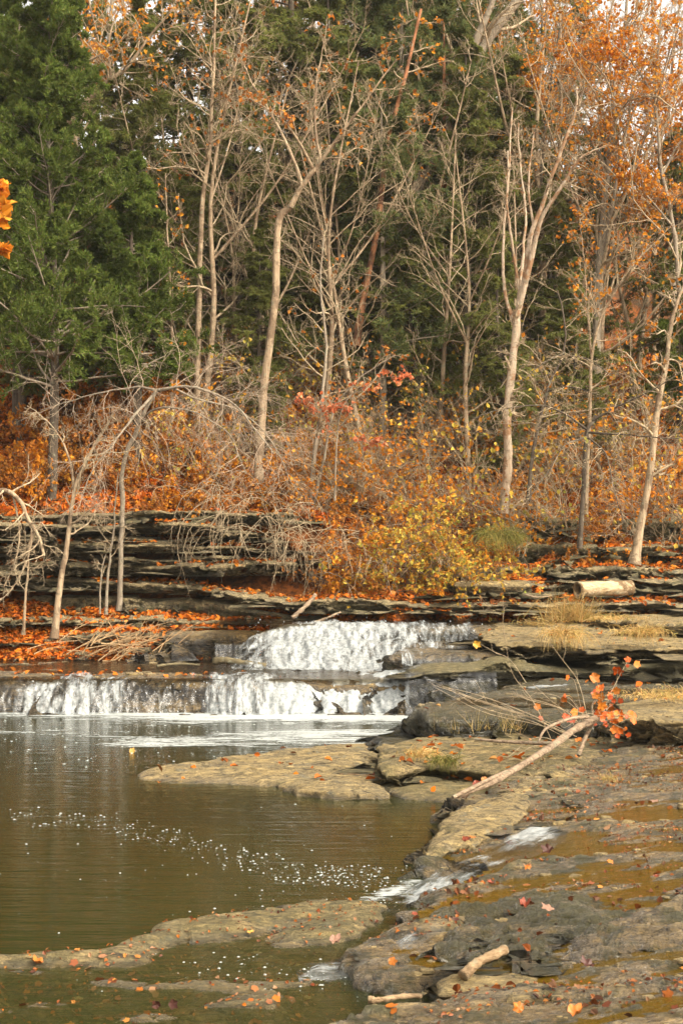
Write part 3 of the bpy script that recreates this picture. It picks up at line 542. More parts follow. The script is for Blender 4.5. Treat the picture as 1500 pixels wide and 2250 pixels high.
def poly3(pp): # (px, py, Y) list
    return [Wp(*p) for p in pp]
def hero(name, label, cat, limbs, bark, twig, lv, leaf=None, group=None, K=26, extra=None, trunk_split=1):
    """limbs: [(points (px, py, distance), r0, r1)], the first is the trunk; lv: branch levels grown from all the limbs"""
    base = poly3(limbs[0][0])[0]; e = empty(name, base); tag(e, label, cat, group)
    PL, RL = [], []
    for pts, r0, r1 in limbs:
        P = crom(poly3(pts), K); r0 *= .8; r1 *= .8; sp = np.linalg.norm(P[-1]-P[0])
        jit = np.stack([fbm(np.linspace(0, 9, K), 0*np.arange(K), 0, 3, rng.integers(999)) for _ in range(3)], -1)*min(.05, sp*.012)
        jit *= ss(np.linspace(0, 3, K))[:, None]; PL.append(P+jit)
        r = r0+(r1-r0)*np.linspace(0, 1, K)**.8; RL.append(r*(1+.06*rng.normal(size=K)))
    RL[0][0] *= 1.35; RL[0][1] *= 1.12
    for i, (P, r) in enumerate(zip(PL, RL)): mesh('trunk' if i == 0 else 'limb', *tubes(P[None], r[None], 10), bark, e)
    P, r = np.array(PL), np.array(RL); sets = []; tipP = []
    cur = (P, r)
    if extra is not None: extra(e, P, r)
    for li, l in enumerate(lv):
        l = dict(l); only = l.pop('only', None); keepend = l.pop('tips', False)
        src = cur if only is None or li else (P[only], r[only])
        cur = spawn(src[0], src[1], **l); sets.append(cur)
    if sets:
        g = join(*[tubes(p, q, 5 if i == 0 else (4 if i == 1 else 3)) for i, (p, q) in enumerate(sets)])
        mesh('crown', *g, twig, e)
    if leaf:
        mat, num, size = leaf[:3]; p, d = ends(sets[-1][0], .3, 2)
        if len(leaf) > 3:
            k = leaf[3](p); p = p[k]
        if num < len(p): p = p[rng.choice(len(p), num, False)]
        mesh('foliage', *leaves(p, size, None, 1, .3), mat, e, smooth=False)
    return e
def dup(root, loc, rz=0, s=(1, 1, 1), label=None, tilt=(0, 0)):
    r = root.copy(); C.objects.link(r); r.location = loc; r.rotation_euler = (tilt[0], tilt[1], rz); r.scale = s
    if label: r['label'] = label
    for ch in list(root.children):
        c = ch.copy(); C.objects.link(c); c.parent = r
    return r
# ---- conifer prototypes (grown about the origin, then stood on the hill)
def conifer(name, label, H, nb, blen, mat, seed, droop=-.06, bl=.16, bw=.022, per=7, spread=.45, m2=9, m3=0, up=.0, low=.12, bark=BARKD, r0=.2, shape=.75, group=None, dens=1):
    global rng; rng = np.random.default_rng(seed)
    e = empty(name); tag(e, label, 'tree', group)
    P = crom([(0, 0, -.6), (rng.normal(0, .1), rng.normal(0, .1), H*.35), (rng.normal(0, .15), rng.normal(0, .15), H*.7), (0, 0, H)], 20)[None]; r = (r0*(1-np.linspace(0, 1, 20)**1.1*.92))[None]
    mesh('trunk', *tubes(P, r, 8), bark, e)
    b = spawn(P, r, nb, low, .995, (68, 100), 1, 8, .06, (0, 0, droop), .35, .012, 0, up, lens=np.array([blen]))
    t = (b[0][:, 0, 2]/H).clip(0, 1); sc_ = ((1-t)**shape+.06)*(.55+.45*ss(t*5))*rng.uniform(.6, 1.15, len(t)); b = (b[0][:, :1]+(b[0]-b[0][:, :1])*sc_[:, None, None], b[1])
    c = spawn(b[0], b[1], m2, .18, 1, (35, 65), .42, 6, .1, (0, 0, droop*.6), .5, .005, .55, 0, flat=.75)
    c2 = spawn(c[0], c[1], 3, .3, 1, (30, 60), .5, 5, .1, (0, 0, droop*.6), .5, .004, .4, 0, flat=.6)
    mesh('branches', *join(tubes(*b, 4), tubes(*c, 3)), bark, e)
    p1, d1 = ends(c[0], .2, 1); p2, d2 = ends(c2[0], .2, 1); p3_, d3 = ends(b[0], .5, 1)
    p, d = np.concatenate([p1, p2, p3_]), np.concatenate([d1, d2, d3])
    if dens < 1: k = rng.random(len(p)) < dens; p, d = p[k], d[k]
    mesh('foliage', *blades(p, d, bl, bw, per, spread), mat, e, smooth=False)
    return e
GRP_H = 'dark evergreens crowding the hillside'
hem = [conifer('hemlock_tree', 'dark drooping hemlock filling the hillside behind the bare trees', 15, 120, 3.3, NEEDLE, 100+i, group=GRP_H, per=7, m2=10, bl=.17, bw=.017) for i in range(3)]
pin = [conifer('pine_tree', 'soft green pine with airy tufts of needles behind the bare trees', 15, 75, 3.0, PINE, 120+i, .02, .22, .02, 6, .65, 8, up=.15, low=.2, bark=BARKR if i else BARKG, r0=.15, shape=.5, group='lighter green pines in the middle of the wood', dens=.7) for i in range(2)]
HL = ['dark drooping hemlock filling the hillside behind the bare trees']
rp = np.random.default_rng(55)
hsp = [(-5.6, 37.5, .75), (-4.5, 41, .95), (-2.9, 39.5, .8), (-1.6, 42, 1.), (-.4, 40, .8), (.9, 42.5, .95), (2.4, 40.5, .75), (3.5, 38.5, .7), (4.9, 39.5, .75), (6.4, 42, .5), (-7.9, 43, .8), (.5, 46.5, 1.0), (3.3, 46, .9), (1.9, 37.6, .5), (4.9, 50, .8), (-9, 38, .8), (9.6, 39, .6), (8.6, 51, .75), (6.2, 49.5, .7), (-2.2, 36.8, .45), (4.2, 36.3, .42), (6.3, 37, .42)]
for i, (x, y, s) in enumerate(hsp):
    o = hem[i] if i < 3 else dup(hem[i % 3], (0, 0, 0)); z = hz(x, y)
    o.location = (x, y, z); o.rotation_euler = (0, 0, rp.random()*6.3); o.scale = (s*1.1, s*1.1, s*rp.uniform(.92, 1.08))
psp = [(1.1, 37.5, .72), (2.9, 39.0, .85), (1.9, 41.5, 1.), (.2, 43, 1), (4.2, 42.5, .95), (7.6, 40, .6)]
for i, (x, y, s) in enumerate(psp):
    o = pin[i] if i < 2 else dup(pin[i % 2], (0, 0, 0)); o.location = (x, y, hz(x, y)); o.rotation_euler = (0, 0, rp.random()*6.3); o.scale = (s*1.1, s*1.1, s)
# ---- the big cedars on the left: billowing feathery foliage
def cedar(label, base, H, nb, blen, seed, low=.15, s=1.):
    global rng; rng = np.random.default_rng(seed)
    e = empty('cedar_tree', base); tag(e, label, 'tree')
    P = crom([(0, 0, -.6), (.1, 0, H*.35), (-.1, .1, H*.7), (0, 0, H)], 20)[None]+np.array(base); r = (.13*(1-np.linspace(0, 1, 20)**1.1*.9))[None]
    mesh('trunk', *tubes(P, r, 9), BARKD, e)
    b = spawn(P, r, nb, low, .99, (50, 95), 1, 8, .12, (0, 0, .04), .35, .014, 0, .05, lens=np.array([blen]))
    t = ((b[0][:, 0, 2]-base[2])/H).clip(0, 1); sc_ = (1.02-t)**.6*rng.uniform(.6, 1.15, len(t)); b = (b[0][:, :1]+(b[0]-b[0][:, :1])*sc_[:, None, None], b[1])
    c = spawn(b[0], b[1], 11, .25, 1, (30, 70), .38, 5, .15, (0, 0, .06), .5, .007, .45)
    d = spawn(c[0], c[1], 6, .25, 1, (25, 60), .55, 4, .15, (0, 0, .06), .5, .004, .4)
    mesh('branches', *join(tubes(*b, 5), tubes(*c, 3)), BARKG, e)
    p, dd = ends(d[0], .2, 1); dd = dd+np.array([0, 0, .5])
    mesh('foliage', *blades(p, dd, .13, .014, 9, .6), CEDAR, e, smooth=False)
    return e
cedar('big bright green cedar whose billowing boughs fill the left edge', (-7.2, 33.9, hz(-7.2, 33.9)-.3), 13.5, 150, 3.7, 201, .22)
cedar('younger green cedar pushing its lower boughs out beside the left trunk', (-5.3, 35.0, hz(-5.3, 35.0)), 8.0, 90, 2.2, 202, .28)
cedar('tall green cedar standing behind the big one at the top left', (-8.8, 37.5, hz(-8.8, 37.5)), 13, 90, 3.0, 203, .2)
cedar('small dark green cedar at the right edge above the tangled branches', (9.4, 36.5, hz(9.4, 36.5)), 5.5, 34, 1.6, 204, .35)
# ------------------------------------------------------------ bare trees near the stream
rng = np.random.default_rng(300)
def lvl(m, t0, ang, ratio, K=7, wander=.16, trop=(0, 0, .03), **k): return dict(m=m, t0=t0, ang=ang, ratio=ratio, K=K, wander=wander, trop=trop, **k)
UPT = (0, 0, .05); DRO = (0, 0, -.10)
TW = [lvl(6, .15, (30, 65), .6, 7), lvl(5, .2, (30, 65), .55, 6), lvl(3, .2, (25, 60), .5, 4)]
hero('bare_tree', 'straight slim bare tree with curling branches, left of the forked one', 'tree',
     [([(432, 962, 36.5), (434, 800, 36.5), (437, 620, 36.4), (446, 450, 36.3), (460, 320, 36.3), (466, 200, 36.2), (470, 80, 36.2), (474, -60, 36.2)], .13, .03)],
     BARKP, TWIG, [lvl(34, .47, (45, 85), .17, 9, .2, (0, 0, .02), taper=.3)]+TW, (LBRN, 260, .10))
hero('bare_tree', 'forked pale bare tree bending right at its elbow above mid height', 'tree',
     [([(568, 1072, 34.5), (572, 960, 34.5), (585, 800, 34.5), (606, 640, 34.4), (611, 490, 34.4), (640, 452, 34.3)], .15, .10),
      ([(638, 455, 34.3), (668, 400, 34.2), (705, 355, 34.1), (760, 280, 33.9), (800, 225, 33.7), (870, 130, 33.5)], .095, .02),
      ([(665, 410, 34.2), (640, 340, 34.4), (600, 260, 34.8), (560, 190, 35.0), (520, 120, 35.1)], .07, .015),
      ([(690, 375, 34.2), (660, 320, 33.8), (625, 270, 33.5), (590, 240, 33.3), (540, 215, 33.0)], .06, .012),
      ([(705, 355, 34.1), (690, 260, 34.3), (700, 160, 34.5), (720, 40, 34.6)], .05, .012)],
     BARKP, TWIG, [lvl(14, .3, (35, 75), .30, 8, .18, (0, 0, .0), only=[1, 2, 3, 4])]+TW, (LBRN, 300, .10))
hero('bare_tree', 'tall multi-stemmed pale sycamore fanning into bare limbs on the right', 'tree',
     [([(1103, 1128, 33.5), (1112, 1050, 33.5), (1113, 950, 33.5), (1117, 860, 33.5), (1130, 760, 33.5), (1135, 690, 33.5)], .14, .12),
      ([(1133, 700, 33.5), (1150, 620, 33.4), (1165, 520, 33.3), (1200, 420, 33.2), (1240, 310, 33.0), (1262, 240, 32.9), (1268, 190, 32.9)], .11, .02),
      ([(1136, 690, 33.5), (1170, 560, 33.2), (1190, 480, 32.9), (1240, 400, 32.6), (1270, 350, 32.4), (1330, 320, 32.2)], .10, .02),
      ([(1130, 710, 33.5), (1108, 640, 33.7), (1106, 540, 33.8), (1112, 440, 33.9), (1118, 330, 34.0), (1125, 240, 34.1)], .065, .02),
      ([(1136, 680, 33.5), (1148, 560, 33.9), (1154, 470, 34.1), (1144, 380, 34.3), (1138, 270, 34.4)], .06, .02),
      ([(1140, 640, 33.5), (1120, 500, 33.2), (1112, 420, 33.0), (1116, 330, 32.9)], .05, .02),
      ([(1172, 500, 33.3), (1160, 420, 33.5), (1165, 350, 33.6), (1172, 290, 33.7)], .045, .015)],
     BARKS, TWIG, [lvl(9, .45, (30, 70), .14, 7, .2, UPT)]+TW[:2]+TW[2:], None)
hero('pine_tree', 'slim pine with a flaking orange-red trunk in the middle of the wood', 'tree',
     [([(782, 760, 37.5), (800, 640, 37.5), (822, 540, 37.4), (838, 420, 37.4), (848, 330, 37.3), (868, 250, 37.3), (900, 130, 37.2), (925, 20, 37.2)], .13, .05)],
     BARKR, TWIG, [lvl(20, .35, (50, 85), .22, 8, .16, (0, 0, .0))]+TW, (LOR, 200, .11))
hero('leaning_tree', 'thick pale trunk leaning right at the top of the picture', 'tree',
     [([(850, 560, 39), (920, 400, 39), (985, 270, 39), (1040, 140, 39), (1090, 60, 39), (1160, -30, 39), (1250, -150, 39)], .24, .14),
      ([(1020, 190, 39), (1045, 90, 38.8), (1075, 20, 38.7), (1090, -60, 38.6)], .17, .08)],
     BARKG, TWIG, [lvl(6, .3, (30, 70), .3, 8)]+TW[:2])
hero('leaning_tree', 'pale leaning tree with a few orange leaves over the big cedar', 'tree',
     [([(90, 360, 37), (150, 270, 37), (205, 210, 36.8), (245, 175, 36.7), (285, 145, 36.6), (330, 80, 36.5), (380, 20, 36.4)], .12, .03),
      ([(120, 190, 36.8), (170, 150, 36.5), (240, 110, 36.3), (300, 60, 36.1)], .05, .02),
      ([(245, 175, 36.7), (240, 100, 36.9), (260, 20, 37.1), (290, -60, 37.2)], .05, .02)],
     BARKP, TWIG, [lvl(16, .4, (35, 75), .4, 8, .2)]+TW, (LOR, 500, .10))
# the arching tree that droops over the bench
hero('arching_tree', 'flat-topped bare tree arching over the left ledges with drooping twigs', 'tree',
     [([(263, 1342, 31), (266, 1230, 31), (268, 1120, 31), (272, 1030, 30.9), (300, 940, 30.7), (345, 858, 30.5)], .085, .055),
      ([(345, 858, 30.5), (400, 850, 30.2), (450, 856, 30.0), (510, 885, 29.7), (560, 940, 29.4), (600, 1000, 29.2)], .05, .015),
      ([(335, 870, 30.5), (290, 920, 30.2), (240, 985, 29.8), (200, 1040, 29.5), (175, 1110, 29.3)], .045, .012),
      ([(345, 858, 30.5), (300, 850, 30.8), (230, 862, 31), (160, 880, 31.2), (90, 900, 31.3)], .04, .01),
      ([(380, 852, 30.3), (440, 880, 30.8), (520, 900, 31.2), (590, 960, 31.5), (640, 1060, 31.7)], .04, .01),
      ([(300, 940, 30.7), (340, 900, 30.0), (420, 905, 29.4), (500, 950, 29), (540, 1040, 28.8)], .035, .01)],
     BARKG, TWIGP, [lvl(20, .1, (40, 85), .55, 10, .15, (0, 0, -.03), taper=.3, tropg=2., rr=.32, only=[1, 2, 3, 4, 5])]+[lvl(6, .15, (25, 60), .5, 7, .14, (0, 0, -.06), tropg=1., rmin=.005), lvl(5, .2, (25, 60), .5, 5, .14, (0, 0, -.05), rmin=.004), lvl(3, .2, (25, 60), .5, 4, .14, rmin=.003)], None)
hero('bare_tree', 'slim pale tree rooted in leaves on the left bench, leaning right', 'tree',
     [([(120, 1402, 29.5), (132, 1290, 29.5), (148, 1180, 29.5), (165, 1080, 29.5), (205, 985, 29.5), (250, 910, 29.5)], .10, .03),
      ([(165, 1085, 29.5), (150, 1000, 29.6), (110, 930, 29.8), (60, 890, 30)], .04, .01)],
     BARKP, TWIG, [lvl(12, .4, (40, 80), .3, 8, .2, (0, 0, -.03))]+TW[:2]+[lvl(2, .2, (25, 60), .5, 4)], None)
hero('sapling', 'thin crooked sapling close left of the arching tree trunk', 'sapling',
     [([(233, 1350, 30.6), (238, 1270, 30.6), (246, 1200, 30.6), (252, 1130, 30.6), (262, 1040, 30.5)], .05, .012), ([(220, 1348, 30.6), (221, 1280, 30.5), (228, 1235, 30.5), (244, 1195, 30.6)], .03, .012)],
     BARKG, TWIG, [lvl(8, .4, (40, 80), .35, 7)]+TW[:2], None)
hero('sapling', 'twisted sapling beside the left edge standing in orange leaves', 'sapling',
     [([(52, 1395, 29.3), (56, 1320, 29.3), (62, 1240, 29.3), (66, 1190, 29.3), (80, 1100, 29.3)], .045, .012)], BARKP, TWIG, [lvl(9, .3, (40, 90), .4, 8, .25)]+TW[:2], None)
hero('bare_tree', 'pale tree outside the left edge whose bent limb hangs into view', 'tree',
     [([(-120, 1380, 28.9), (-110, 1250, 28.9), (-70, 1130, 28.8), (0, 1078, 28.6), (45, 1098, 28.4), (62, 1140, 28.3), (90, 1185, 28.2), (98, 1222, 28.1)], .10, .035),
      ([(30, 1092, 28.5), (42, 1150, 28.4), (38, 1220, 28.3), (10, 1290, 28.2)], .03, .01), ([(75, 1165, 28.3), (60, 1230, 28.2), (30, 1290, 28.1), (0, 1320, 28)], .035, .012)],
     BARKP, TWIG, [lvl(9, .4, (40, 80), .3, 8, .2, (0, 0, -.04))]+TW[:2], None)
hero('bare_tree', 'thin pale tree directly left of the straight slim one', 'tree',
     [([(384, 1060, 35.5), (380, 900, 35.6), (376, 760, 35.7), (373, 620, 35.8), (366, 480, 35.9), (362, 380, 36)], .065, .02)], BARKP, TWIG, [lvl(16, .3, (40, 75), .16, 7)]+TW[:2], (LOR, 120, .1))
hero('bare_tree', 'grey double-stemmed tree right behind the forked one, low in the wood', 'tree',
     [([(680, 1110, 34), (690, 1000, 34), (708, 880, 34), (718, 760, 34.1), (705, 640, 34.2), (712, 520, 34.3)], .085, .025), ([(690, 1105, 34), (712, 1000, 33.9), (735, 900, 33.8), (790, 830, 33.6), (870, 780, 33.4)], .06, .015)],
     BARKG, TWIG, [lvl(16, .25, (40, 75), .26, 8)]+TW, (LBRN, 160, .1))
# tangle on the right bank
FL = dict(flat=.75)
hero('bare_tree', 'leaning tree at the right edge, pale where it meets the ledge', 'tree',
     [([(1392, 1240, 31.5), (1405, 1160, 31.5), (1425, 1040, 31.5), (1438, 940, 31.6), (1455, 830, 31.7), (1468, 760, 31.8), (1474, 710, 31.8), (1496, 640, 31.8), (1520, 600, 31.8)], .14, .035)],
     BARKR if False else BARKP, TWIG, [lvl(16, .2, (50, 85), .25, 8, .18, (0, 0, -.02))]+TW, (LOR, 200, .1))
hero('crooked_tree', 'dark-stemmed tree in the tangle with long pale limbs sweeping both ways', 'tree',
     [([(1272, 1205, 31.8), (1280, 1100, 31.8), (1284, 1010, 31.8), (1290, 945, 31.8), (1310, 915, 31.8)], .075, .05),
      ([(1300, 925, 31.8), (1360, 890, 31.5), (1430, 858, 31.2), (1520, 800, 31)], .04, .012),
      ([(1290, 945, 31.8), (1240, 910, 31.6), (1180, 890, 31.3), (1100, 900, 31), (1040, 920, 30.8)], .04, .01),
      ([(1290, 950, 31.8), (1360, 955, 31.2), (1440, 960, 30.8), (1540, 965, 30.6)], .035, .012),
      ([(1288, 960, 31.8), (1240, 980, 31.2), (1200, 1040, 30.9), (1150, 1110, 30.6)], .03, .01),
      ([(1290, 960, 31.8), (1330, 1000, 31.1), (1350, 1080, 30.8), (1370, 1150, 30.6)], .03, .01)],
     BARKD, TWIG, [lvl(18, .2, (40, 80), .34, 8, .16, (0, 0, -.07), only=[1, 2, 3, 4, 5], tropg=1, taper=.3)]+[lvl(5, .2, (30, 60), .5, 6, .15, (0, 0, -.05)), lvl(4, .2, (25, 60), .5, 5), lvl(2, .2, (25, 60), .5, 4)], None)
hero('crooked_tree', 'small bent tree with layered flat sprays of pale twigs, right of the sycamore', 'tree',
     [([(1160, 1100, 32.4), (1168, 1000, 32.4), (1190, 900, 32.4), (1210, 830, 32.4), (1240, 775, 32.4), (1238, 700, 32.4), (1225, 640, 32.4)], .065, .02),
      ([(1200, 860, 32.4), (1250, 850, 32), (1320, 870, 31.8)], .03, .008), ([(1240, 775, 32.4), (1190, 800, 32), (1140, 840, 31.8)], .03, .008), ([(1238, 780, 32.4), (1290, 790, 32), (1350, 830, 31.6)], .03, .008)],
     BARKD, TWIG, [lvl(16, .2, (60, 90), .42, 8, .16, (0, 0, -.03), **FL)]+[lvl(6, .2, (30, 60), .5, 6, **FL), lvl(4, .2, (25, 60), .5, 5), lvl(2, .2, (25, 60), .5, 4)], None)
hero('bare_tree', 'slim light tree rising from the tangle with upswept twigs', 'tree',
     [([(1285, 1130, 33), (1292, 960, 33), (1300, 800, 33), (1312, 720, 33), (1350, 640, 33), (1400, 570, 33), (1480, 490, 33)], .065, .015), ([(1300, 800, 33), (1290, 700, 33.2), (1285, 600, 33.3), (1270, 480, 33.5)], .035, .01)],
     BARKP, TWIG, [lvl(14, .25, (35, 70), .24, 8)]+TW, (LOR, 220, .1))
# oaks still holding orange leaves, top right
def okd(cx, cy, rx, ry):
    return lambda p: ((((750+FP*p[:, 0]/p[:, 1])-cx)/rx)**2+((HY-FP*(p[:, 2]-CAMZ)/p[:, 1]-cy)/ry)**2) < 1.1
hero('oak_tree', 'grey-barked oak holding orange leaves at the upper right', 'tree',
     [([(1305, 830, 38), (1312, 680, 38), (1320, 540, 38), (1332, 400, 38), (1342, 260, 38), (1352, 160, 38), (1380, 40, 38)], .17, .05),
      ([(1320, 560, 38), (1345, 440, 37.6), (1375, 300, 37.3), (1390, 200, 37)], .09, .03), ([(1335, 380, 38), (1290, 290, 37.8), (1240, 200, 37.6), (1200, 130, 37.4)], .06, .015),
      ([(1342, 260, 38), (1420, 220, 38), (1500, 190, 38)], .06, .02), ([(1325, 500, 38), (1400, 450, 37.5), (1490, 420, 37.2)], .06, .02)],
     BARKG, TWIG, [lvl(16, .15, (35, 80), .42, 8, .2, taper=.3)]+TW, (LOR, 3300, .09))
hero('oak_tree', 'leafier orange oak leaning in from the right edge above the cedar', 'tree',
     [([(1500, 800, 37), (1490, 640, 37), (1478, 500, 37), (1450, 350, 37), (1440, 200, 37), (1450, 40, 37)], .11, .03), ([(1478, 500, 37), (1420, 430, 36.7), (1370, 380, 36.5)], .05, .015), ([(1455, 380, 37), (1500, 300, 37.2), (1560, 220, 37.4)], .05, .015), ([(1440, 220, 37), (1390, 140, 36.8), (1340, 90, 36.7)], .05, .012)],
     BARKG, TWIG, [lvl(18, .12, (35, 80), .38, 8, .2, taper=.3)]+TW, (LOR, 3300, .09))
hero('oak_tree', 'slender oak with a cloud of orange leaves left of the grey-barked one', 'tree',
     [([(1190, 640, 40), (1185, 480, 40), (1190, 340, 40), (1205, 200, 40), (1230, 60, 40)], .08, .03), ([(1190, 330, 40), (1160, 230, 39.8), (1140, 160, 39.7)], .04, .012), ([(1205, 200, 40), (1260, 150, 39.8), (1310, 110, 39.7)], .04, .012)],
     BARKD, TWIG, [lvl(14, .3, (35, 80), .34, 8, .2, taper=.3)]+TW, (LOR, 2600, .10))
hero('maple_sapling', 'little maple with coral red leaves in the middle of the wood', 'sapling',
     [([(735, 1100, 32.8), (738, 1000, 32.8), (742, 930, 32.8), (760, 880, 32.8), (800, 840, 32.8)], .03, .01), ([(740, 960, 32.8), (700, 900, 32.6), (660, 870, 32.5)], .015, .006), ([(740, 980, 32.8), (790, 970, 32.6), (840, 965, 32.5)], .015, .006), ([(775, 865, 32.8), (840, 830, 32.6), (900, 830, 32.5)], .012, .005), ([(740, 950, 32.8), (770, 900, 32.6), (730, 890, 32.6)], .012, .005)],
     BARKG, TWIG, [lvl(9, .35, (40, 80), .25, 6)]+TW[:2], (LRED, 300, .10))
hero('branch', 'leafy orange branch tip reaching in at the left edge, before the cedar', 'branch',
     [([(-160, 620, 24), (-80, 560, 24), (-20, 500, 24), (15, 460, 24)], .04, .01), ([(-60, 540, 24), (-20, 430, 24), (5, 410, 24)], .02, .008), ([(-80, 560, 24), (-20, 545, 24), (10, 545, 24)], .02, .006)],
     BARKD, TWIG, [lvl(8, .5, (30, 70), .2, 6), lvl(4, .3, (30, 60), .5, 5)], (LRED if False else LOR, 150, .17))
# ---- bare wood further up the hill
def bare_proto(label, seed, H=13, r0=.15, leafm=None, nleaf=0, group='bare trees on the slope behind', twig=TWIG, bark=BARKP, forks=3):
    global rng; rng = np.random.default_rng(seed)
    e = empty('bare_tree'); tag(e, label, 'tree', group)
    P = [crom([(0, 0, -.8), (rng.normal(0, .2), 0, H*.3), (rng.normal(0, .4), rng.normal(0, .3), H*.6), (rng.normal(0, .5), 0, H)], 22)]; r = [r0*(1-np.linspace(0, 1, 22)*.85)]
    for k in range(forks):
        i = rng.integers(7, 14); a = rng.random()*6.28; b = P[0][i]; d = np.array([math.cos(a), math.sin(a), 0]); l = H*rng.uniform(.3, .5)
        P.append(crom([b, b+d*l*.25+(0, 0, l*.35), b+d*l*.45+(0, 0, l*.75), b+d*l*.6+(0, 0, l*1.1)], 22)); r.append(r[0][i]*.6*(1-np.linspace(0, 1, 22)*.8))
    P, r = np.array(P), np.array(r)
    mesh('trunk', *tubes(P, r, 8), bark, e)
    b = spawn(P, r, 16, .25, 1, (35, 70), .26, 8, .17, (0, 0, .04), .5, .012, .4); c = spawn(b[0], b[1], 5, .2, 1, (30, 60), .5, 6, .16, (0, 0, .04), .5, .008); d = spawn(c[0], c[1], 4, .2, 1, (25, 60), .5, 5, .15, (0, 0, .04), .6, .006)
    d2 = spawn(d[0], d[1], 2, .2, 1, (25, 60), .5, 4, .15, (0, 0, .04), .7, .005)
    mesh('crown', *join(tubes(*b, 4), tubes(*c, 3), tubes(*d, 3), tubes(*d2, 3)), twig, e)
    if leafm:
        p, _ = ends(d[0], .3, 2); p = p[rng.choice(len(p), min(nleaf, len(p)), False)]
        mesh('foliage', *leaves(p, .12, None, 1, .3), leafm, e, smooth=False)
    return e
bp = [bare_proto('pale leafless tree high on the wooded slope', 400), bare_proto('pale leafless tree high on the wooded slope', 401, 12, .11, forks=2),
      bare_proto('slope tree still dotted with orange leaves', 402, 13, .13, LOR, 1600, 'thinly leaved trees on the slope behind', forks=4), bare_proto('grey-pink twiggy tree on the ridge against the sky', 403, 15, .16, None, 0, 'twiggy trees on the ridge', TWIGP, BARKG, 4)]
bsp = [(-7, 40, 0), (-4.6, 38.2, 1), (-3.4, 42.5, 0), (-2.5, 38, 1), (-1.2, 44, 0), (.3, 38.3, 1), (1.8, 44, 0), (3.3, 42, 1), (5.7, 40, 0), (7.3, 38.5, 1), (8.8, 41, 0), (-5.5, 45, 1), (5.9, 46, 0), (8, 46, 1), (2.6, 37, 1),
       (6.6, 42.5, 2), (8.4, 39.5, 2), (5.2, 44, 2), (9.8, 43, 2), (-3.9, 44, 2), (-6, 42, 2), (10.5, 40, 2), (3.8, 47, 2), (7.2, 48, 2)]
bsp += [(-3.9, 36.6, 1), (-2.2, 37.2, 0), (-.6, 36.6, 1), (.8, 36.4, 1), (1.6, 38.6, 0), (4.6, 37.4, 1), (3.4, 36, 1), (-4.4, 40.5, 0), (.2, 41, 0)]
bsp += [(x_, y_, 3) for x_, y_ in [(-10, 58), (-7.5, 54), (-5.4, 57), (-3, 55), (-1.4, 59), (.5, 54), (2.6, 58), (4.4, 54), (6.3, 57), (8.2, 53), (10.2, 56), (12, 52), (9, 49), (-1.8, 52), (-4.4, 51), (11.5, 47), (6, 51), (3, 51)]]
seen = set(); rp = np.random.default_rng(77)
for x_, y_, k in bsp:
    o = bp[k] if k not in seen else dup(bp[k], (0, 0, 0)); seen.add(k); s = rp.uniform(.7, 1.1)
    o.location = (x_, y_, hz(x_, y_)); o.rotation_euler = (rp.normal(0, .05), rp.normal(0, .06), rp.random()*6.3); o.scale = (s, s, s)
# ---- undergrowth: fanning shrubs
def shrub(name, label, seed, n, L, twig, leafm, nleaf, group, trop=(0, 0, -.05), lean=(15, 65), m=(6, 5, 3), ls=.09, dens=1, r=.012, lo=.3):
    global rng; rng = np.random.default_rng(seed)
    e = empty(name); tag(e, label, 'shrub', group)
    a = rng.random(n)*6.28; th = np.radians(rng.uniform(*lean, n)); D = np.stack([np.sin(th)*np.cos(a), np.sin(th)*np.sin(a), np.cos(th)], -1)
    P0 = np.stack([rng.normal(0, .15, n), rng.normal(0, .15, n), np.full(n, -.15)], -1)
    P = grow(P0, D, L*rng.uniform(.6, 1.15, n), 10, .10, trop, 1.); Rr = radii(np.full(n, r), 10, .3)
    b = spawn(P, Rr, m[0], .2, 1, (25, 60), .42, 7, .15, trop, .6, .009); c = spawn(b[0], b[1], m[1], .2, 1, (25, 60), .5, 5, .14, trop, .7, .0075); d = spawn(c[0], c[1], m[2], .2, 1, (25, 60), .5, 4, .14, trop, .8, .006)
    mesh('stems', *join(tubes(P, Rr, 4), tubes(*b, 3), tubes(*c, 3), tubes(*d, 3)), twig, e)
    if leafm is not None:
        p = np.concatenate([ends(c[0], lo, 1)[0], ends(d[0], .3, 1)[0]]); p = p[rng.choice(len(p), min(nleaf, len(p)), False)]
        mesh('foliage', *leaves(p, ls, None, 1, .3), leafm, e, smooth=False)
    return e
S = [shrub('shrub', 'near-leafless tan brush with fine arching twigs', 500, 16, 2.5, TWIG, LOR, 260, 'near-leafless brush on the wooded slope'),
     shrub('shrub', 'near-leafless tan brush with fine arching twigs', 501, 12, 2.8, TWIG, LYEL, 200, 'near-leafless brush on the wooded slope', (0, 0, .0), (5, 50)),
     shrub('shrub', 'low orange-leaved bush under the trees', 502, 14, 1.5, TWIGB, LOR, 1100, 'orange bushes on the wooded slope', ls=.09),
     shrub('shrub', 'rusty brown bush with curled dry leaves', 503, 14, 1.7, TWIGB, LBRN, 1500, 'rusty bushes on the wooded slope', ls=.10)]
rp = np.random.default_rng(88); seen = set()
def put(k, x_, y_, s, dz=0):
    o = S[k] if k not in seen else dup(S[k], (0, 0, 0)); seen.add(k)
    o.location = (x_, y_, hz(x_, y_)+dz); o.rotation_euler = (0, 0, rp.random()*6.3); o.scale = (s, s, s*rp.uniform(.85, 1.2))
for i in range(12): put(i % 2, rp.uniform(-5, -1.4), rp.uniform(34.5, 40), rp.uniform(.8, 1.3))
for i in range(44):                       # mid slope brush
    put(i % 2, rp.uniform(-1.4, 8.8), rp.uniform(34, 40.5), rp.uniform(.8, 1.45))
for i in range(8): put(0, rp.uniform(-.8, 2.6), rp.uniform(33.4, 36.5), rp.uniform(.9, 1.3))
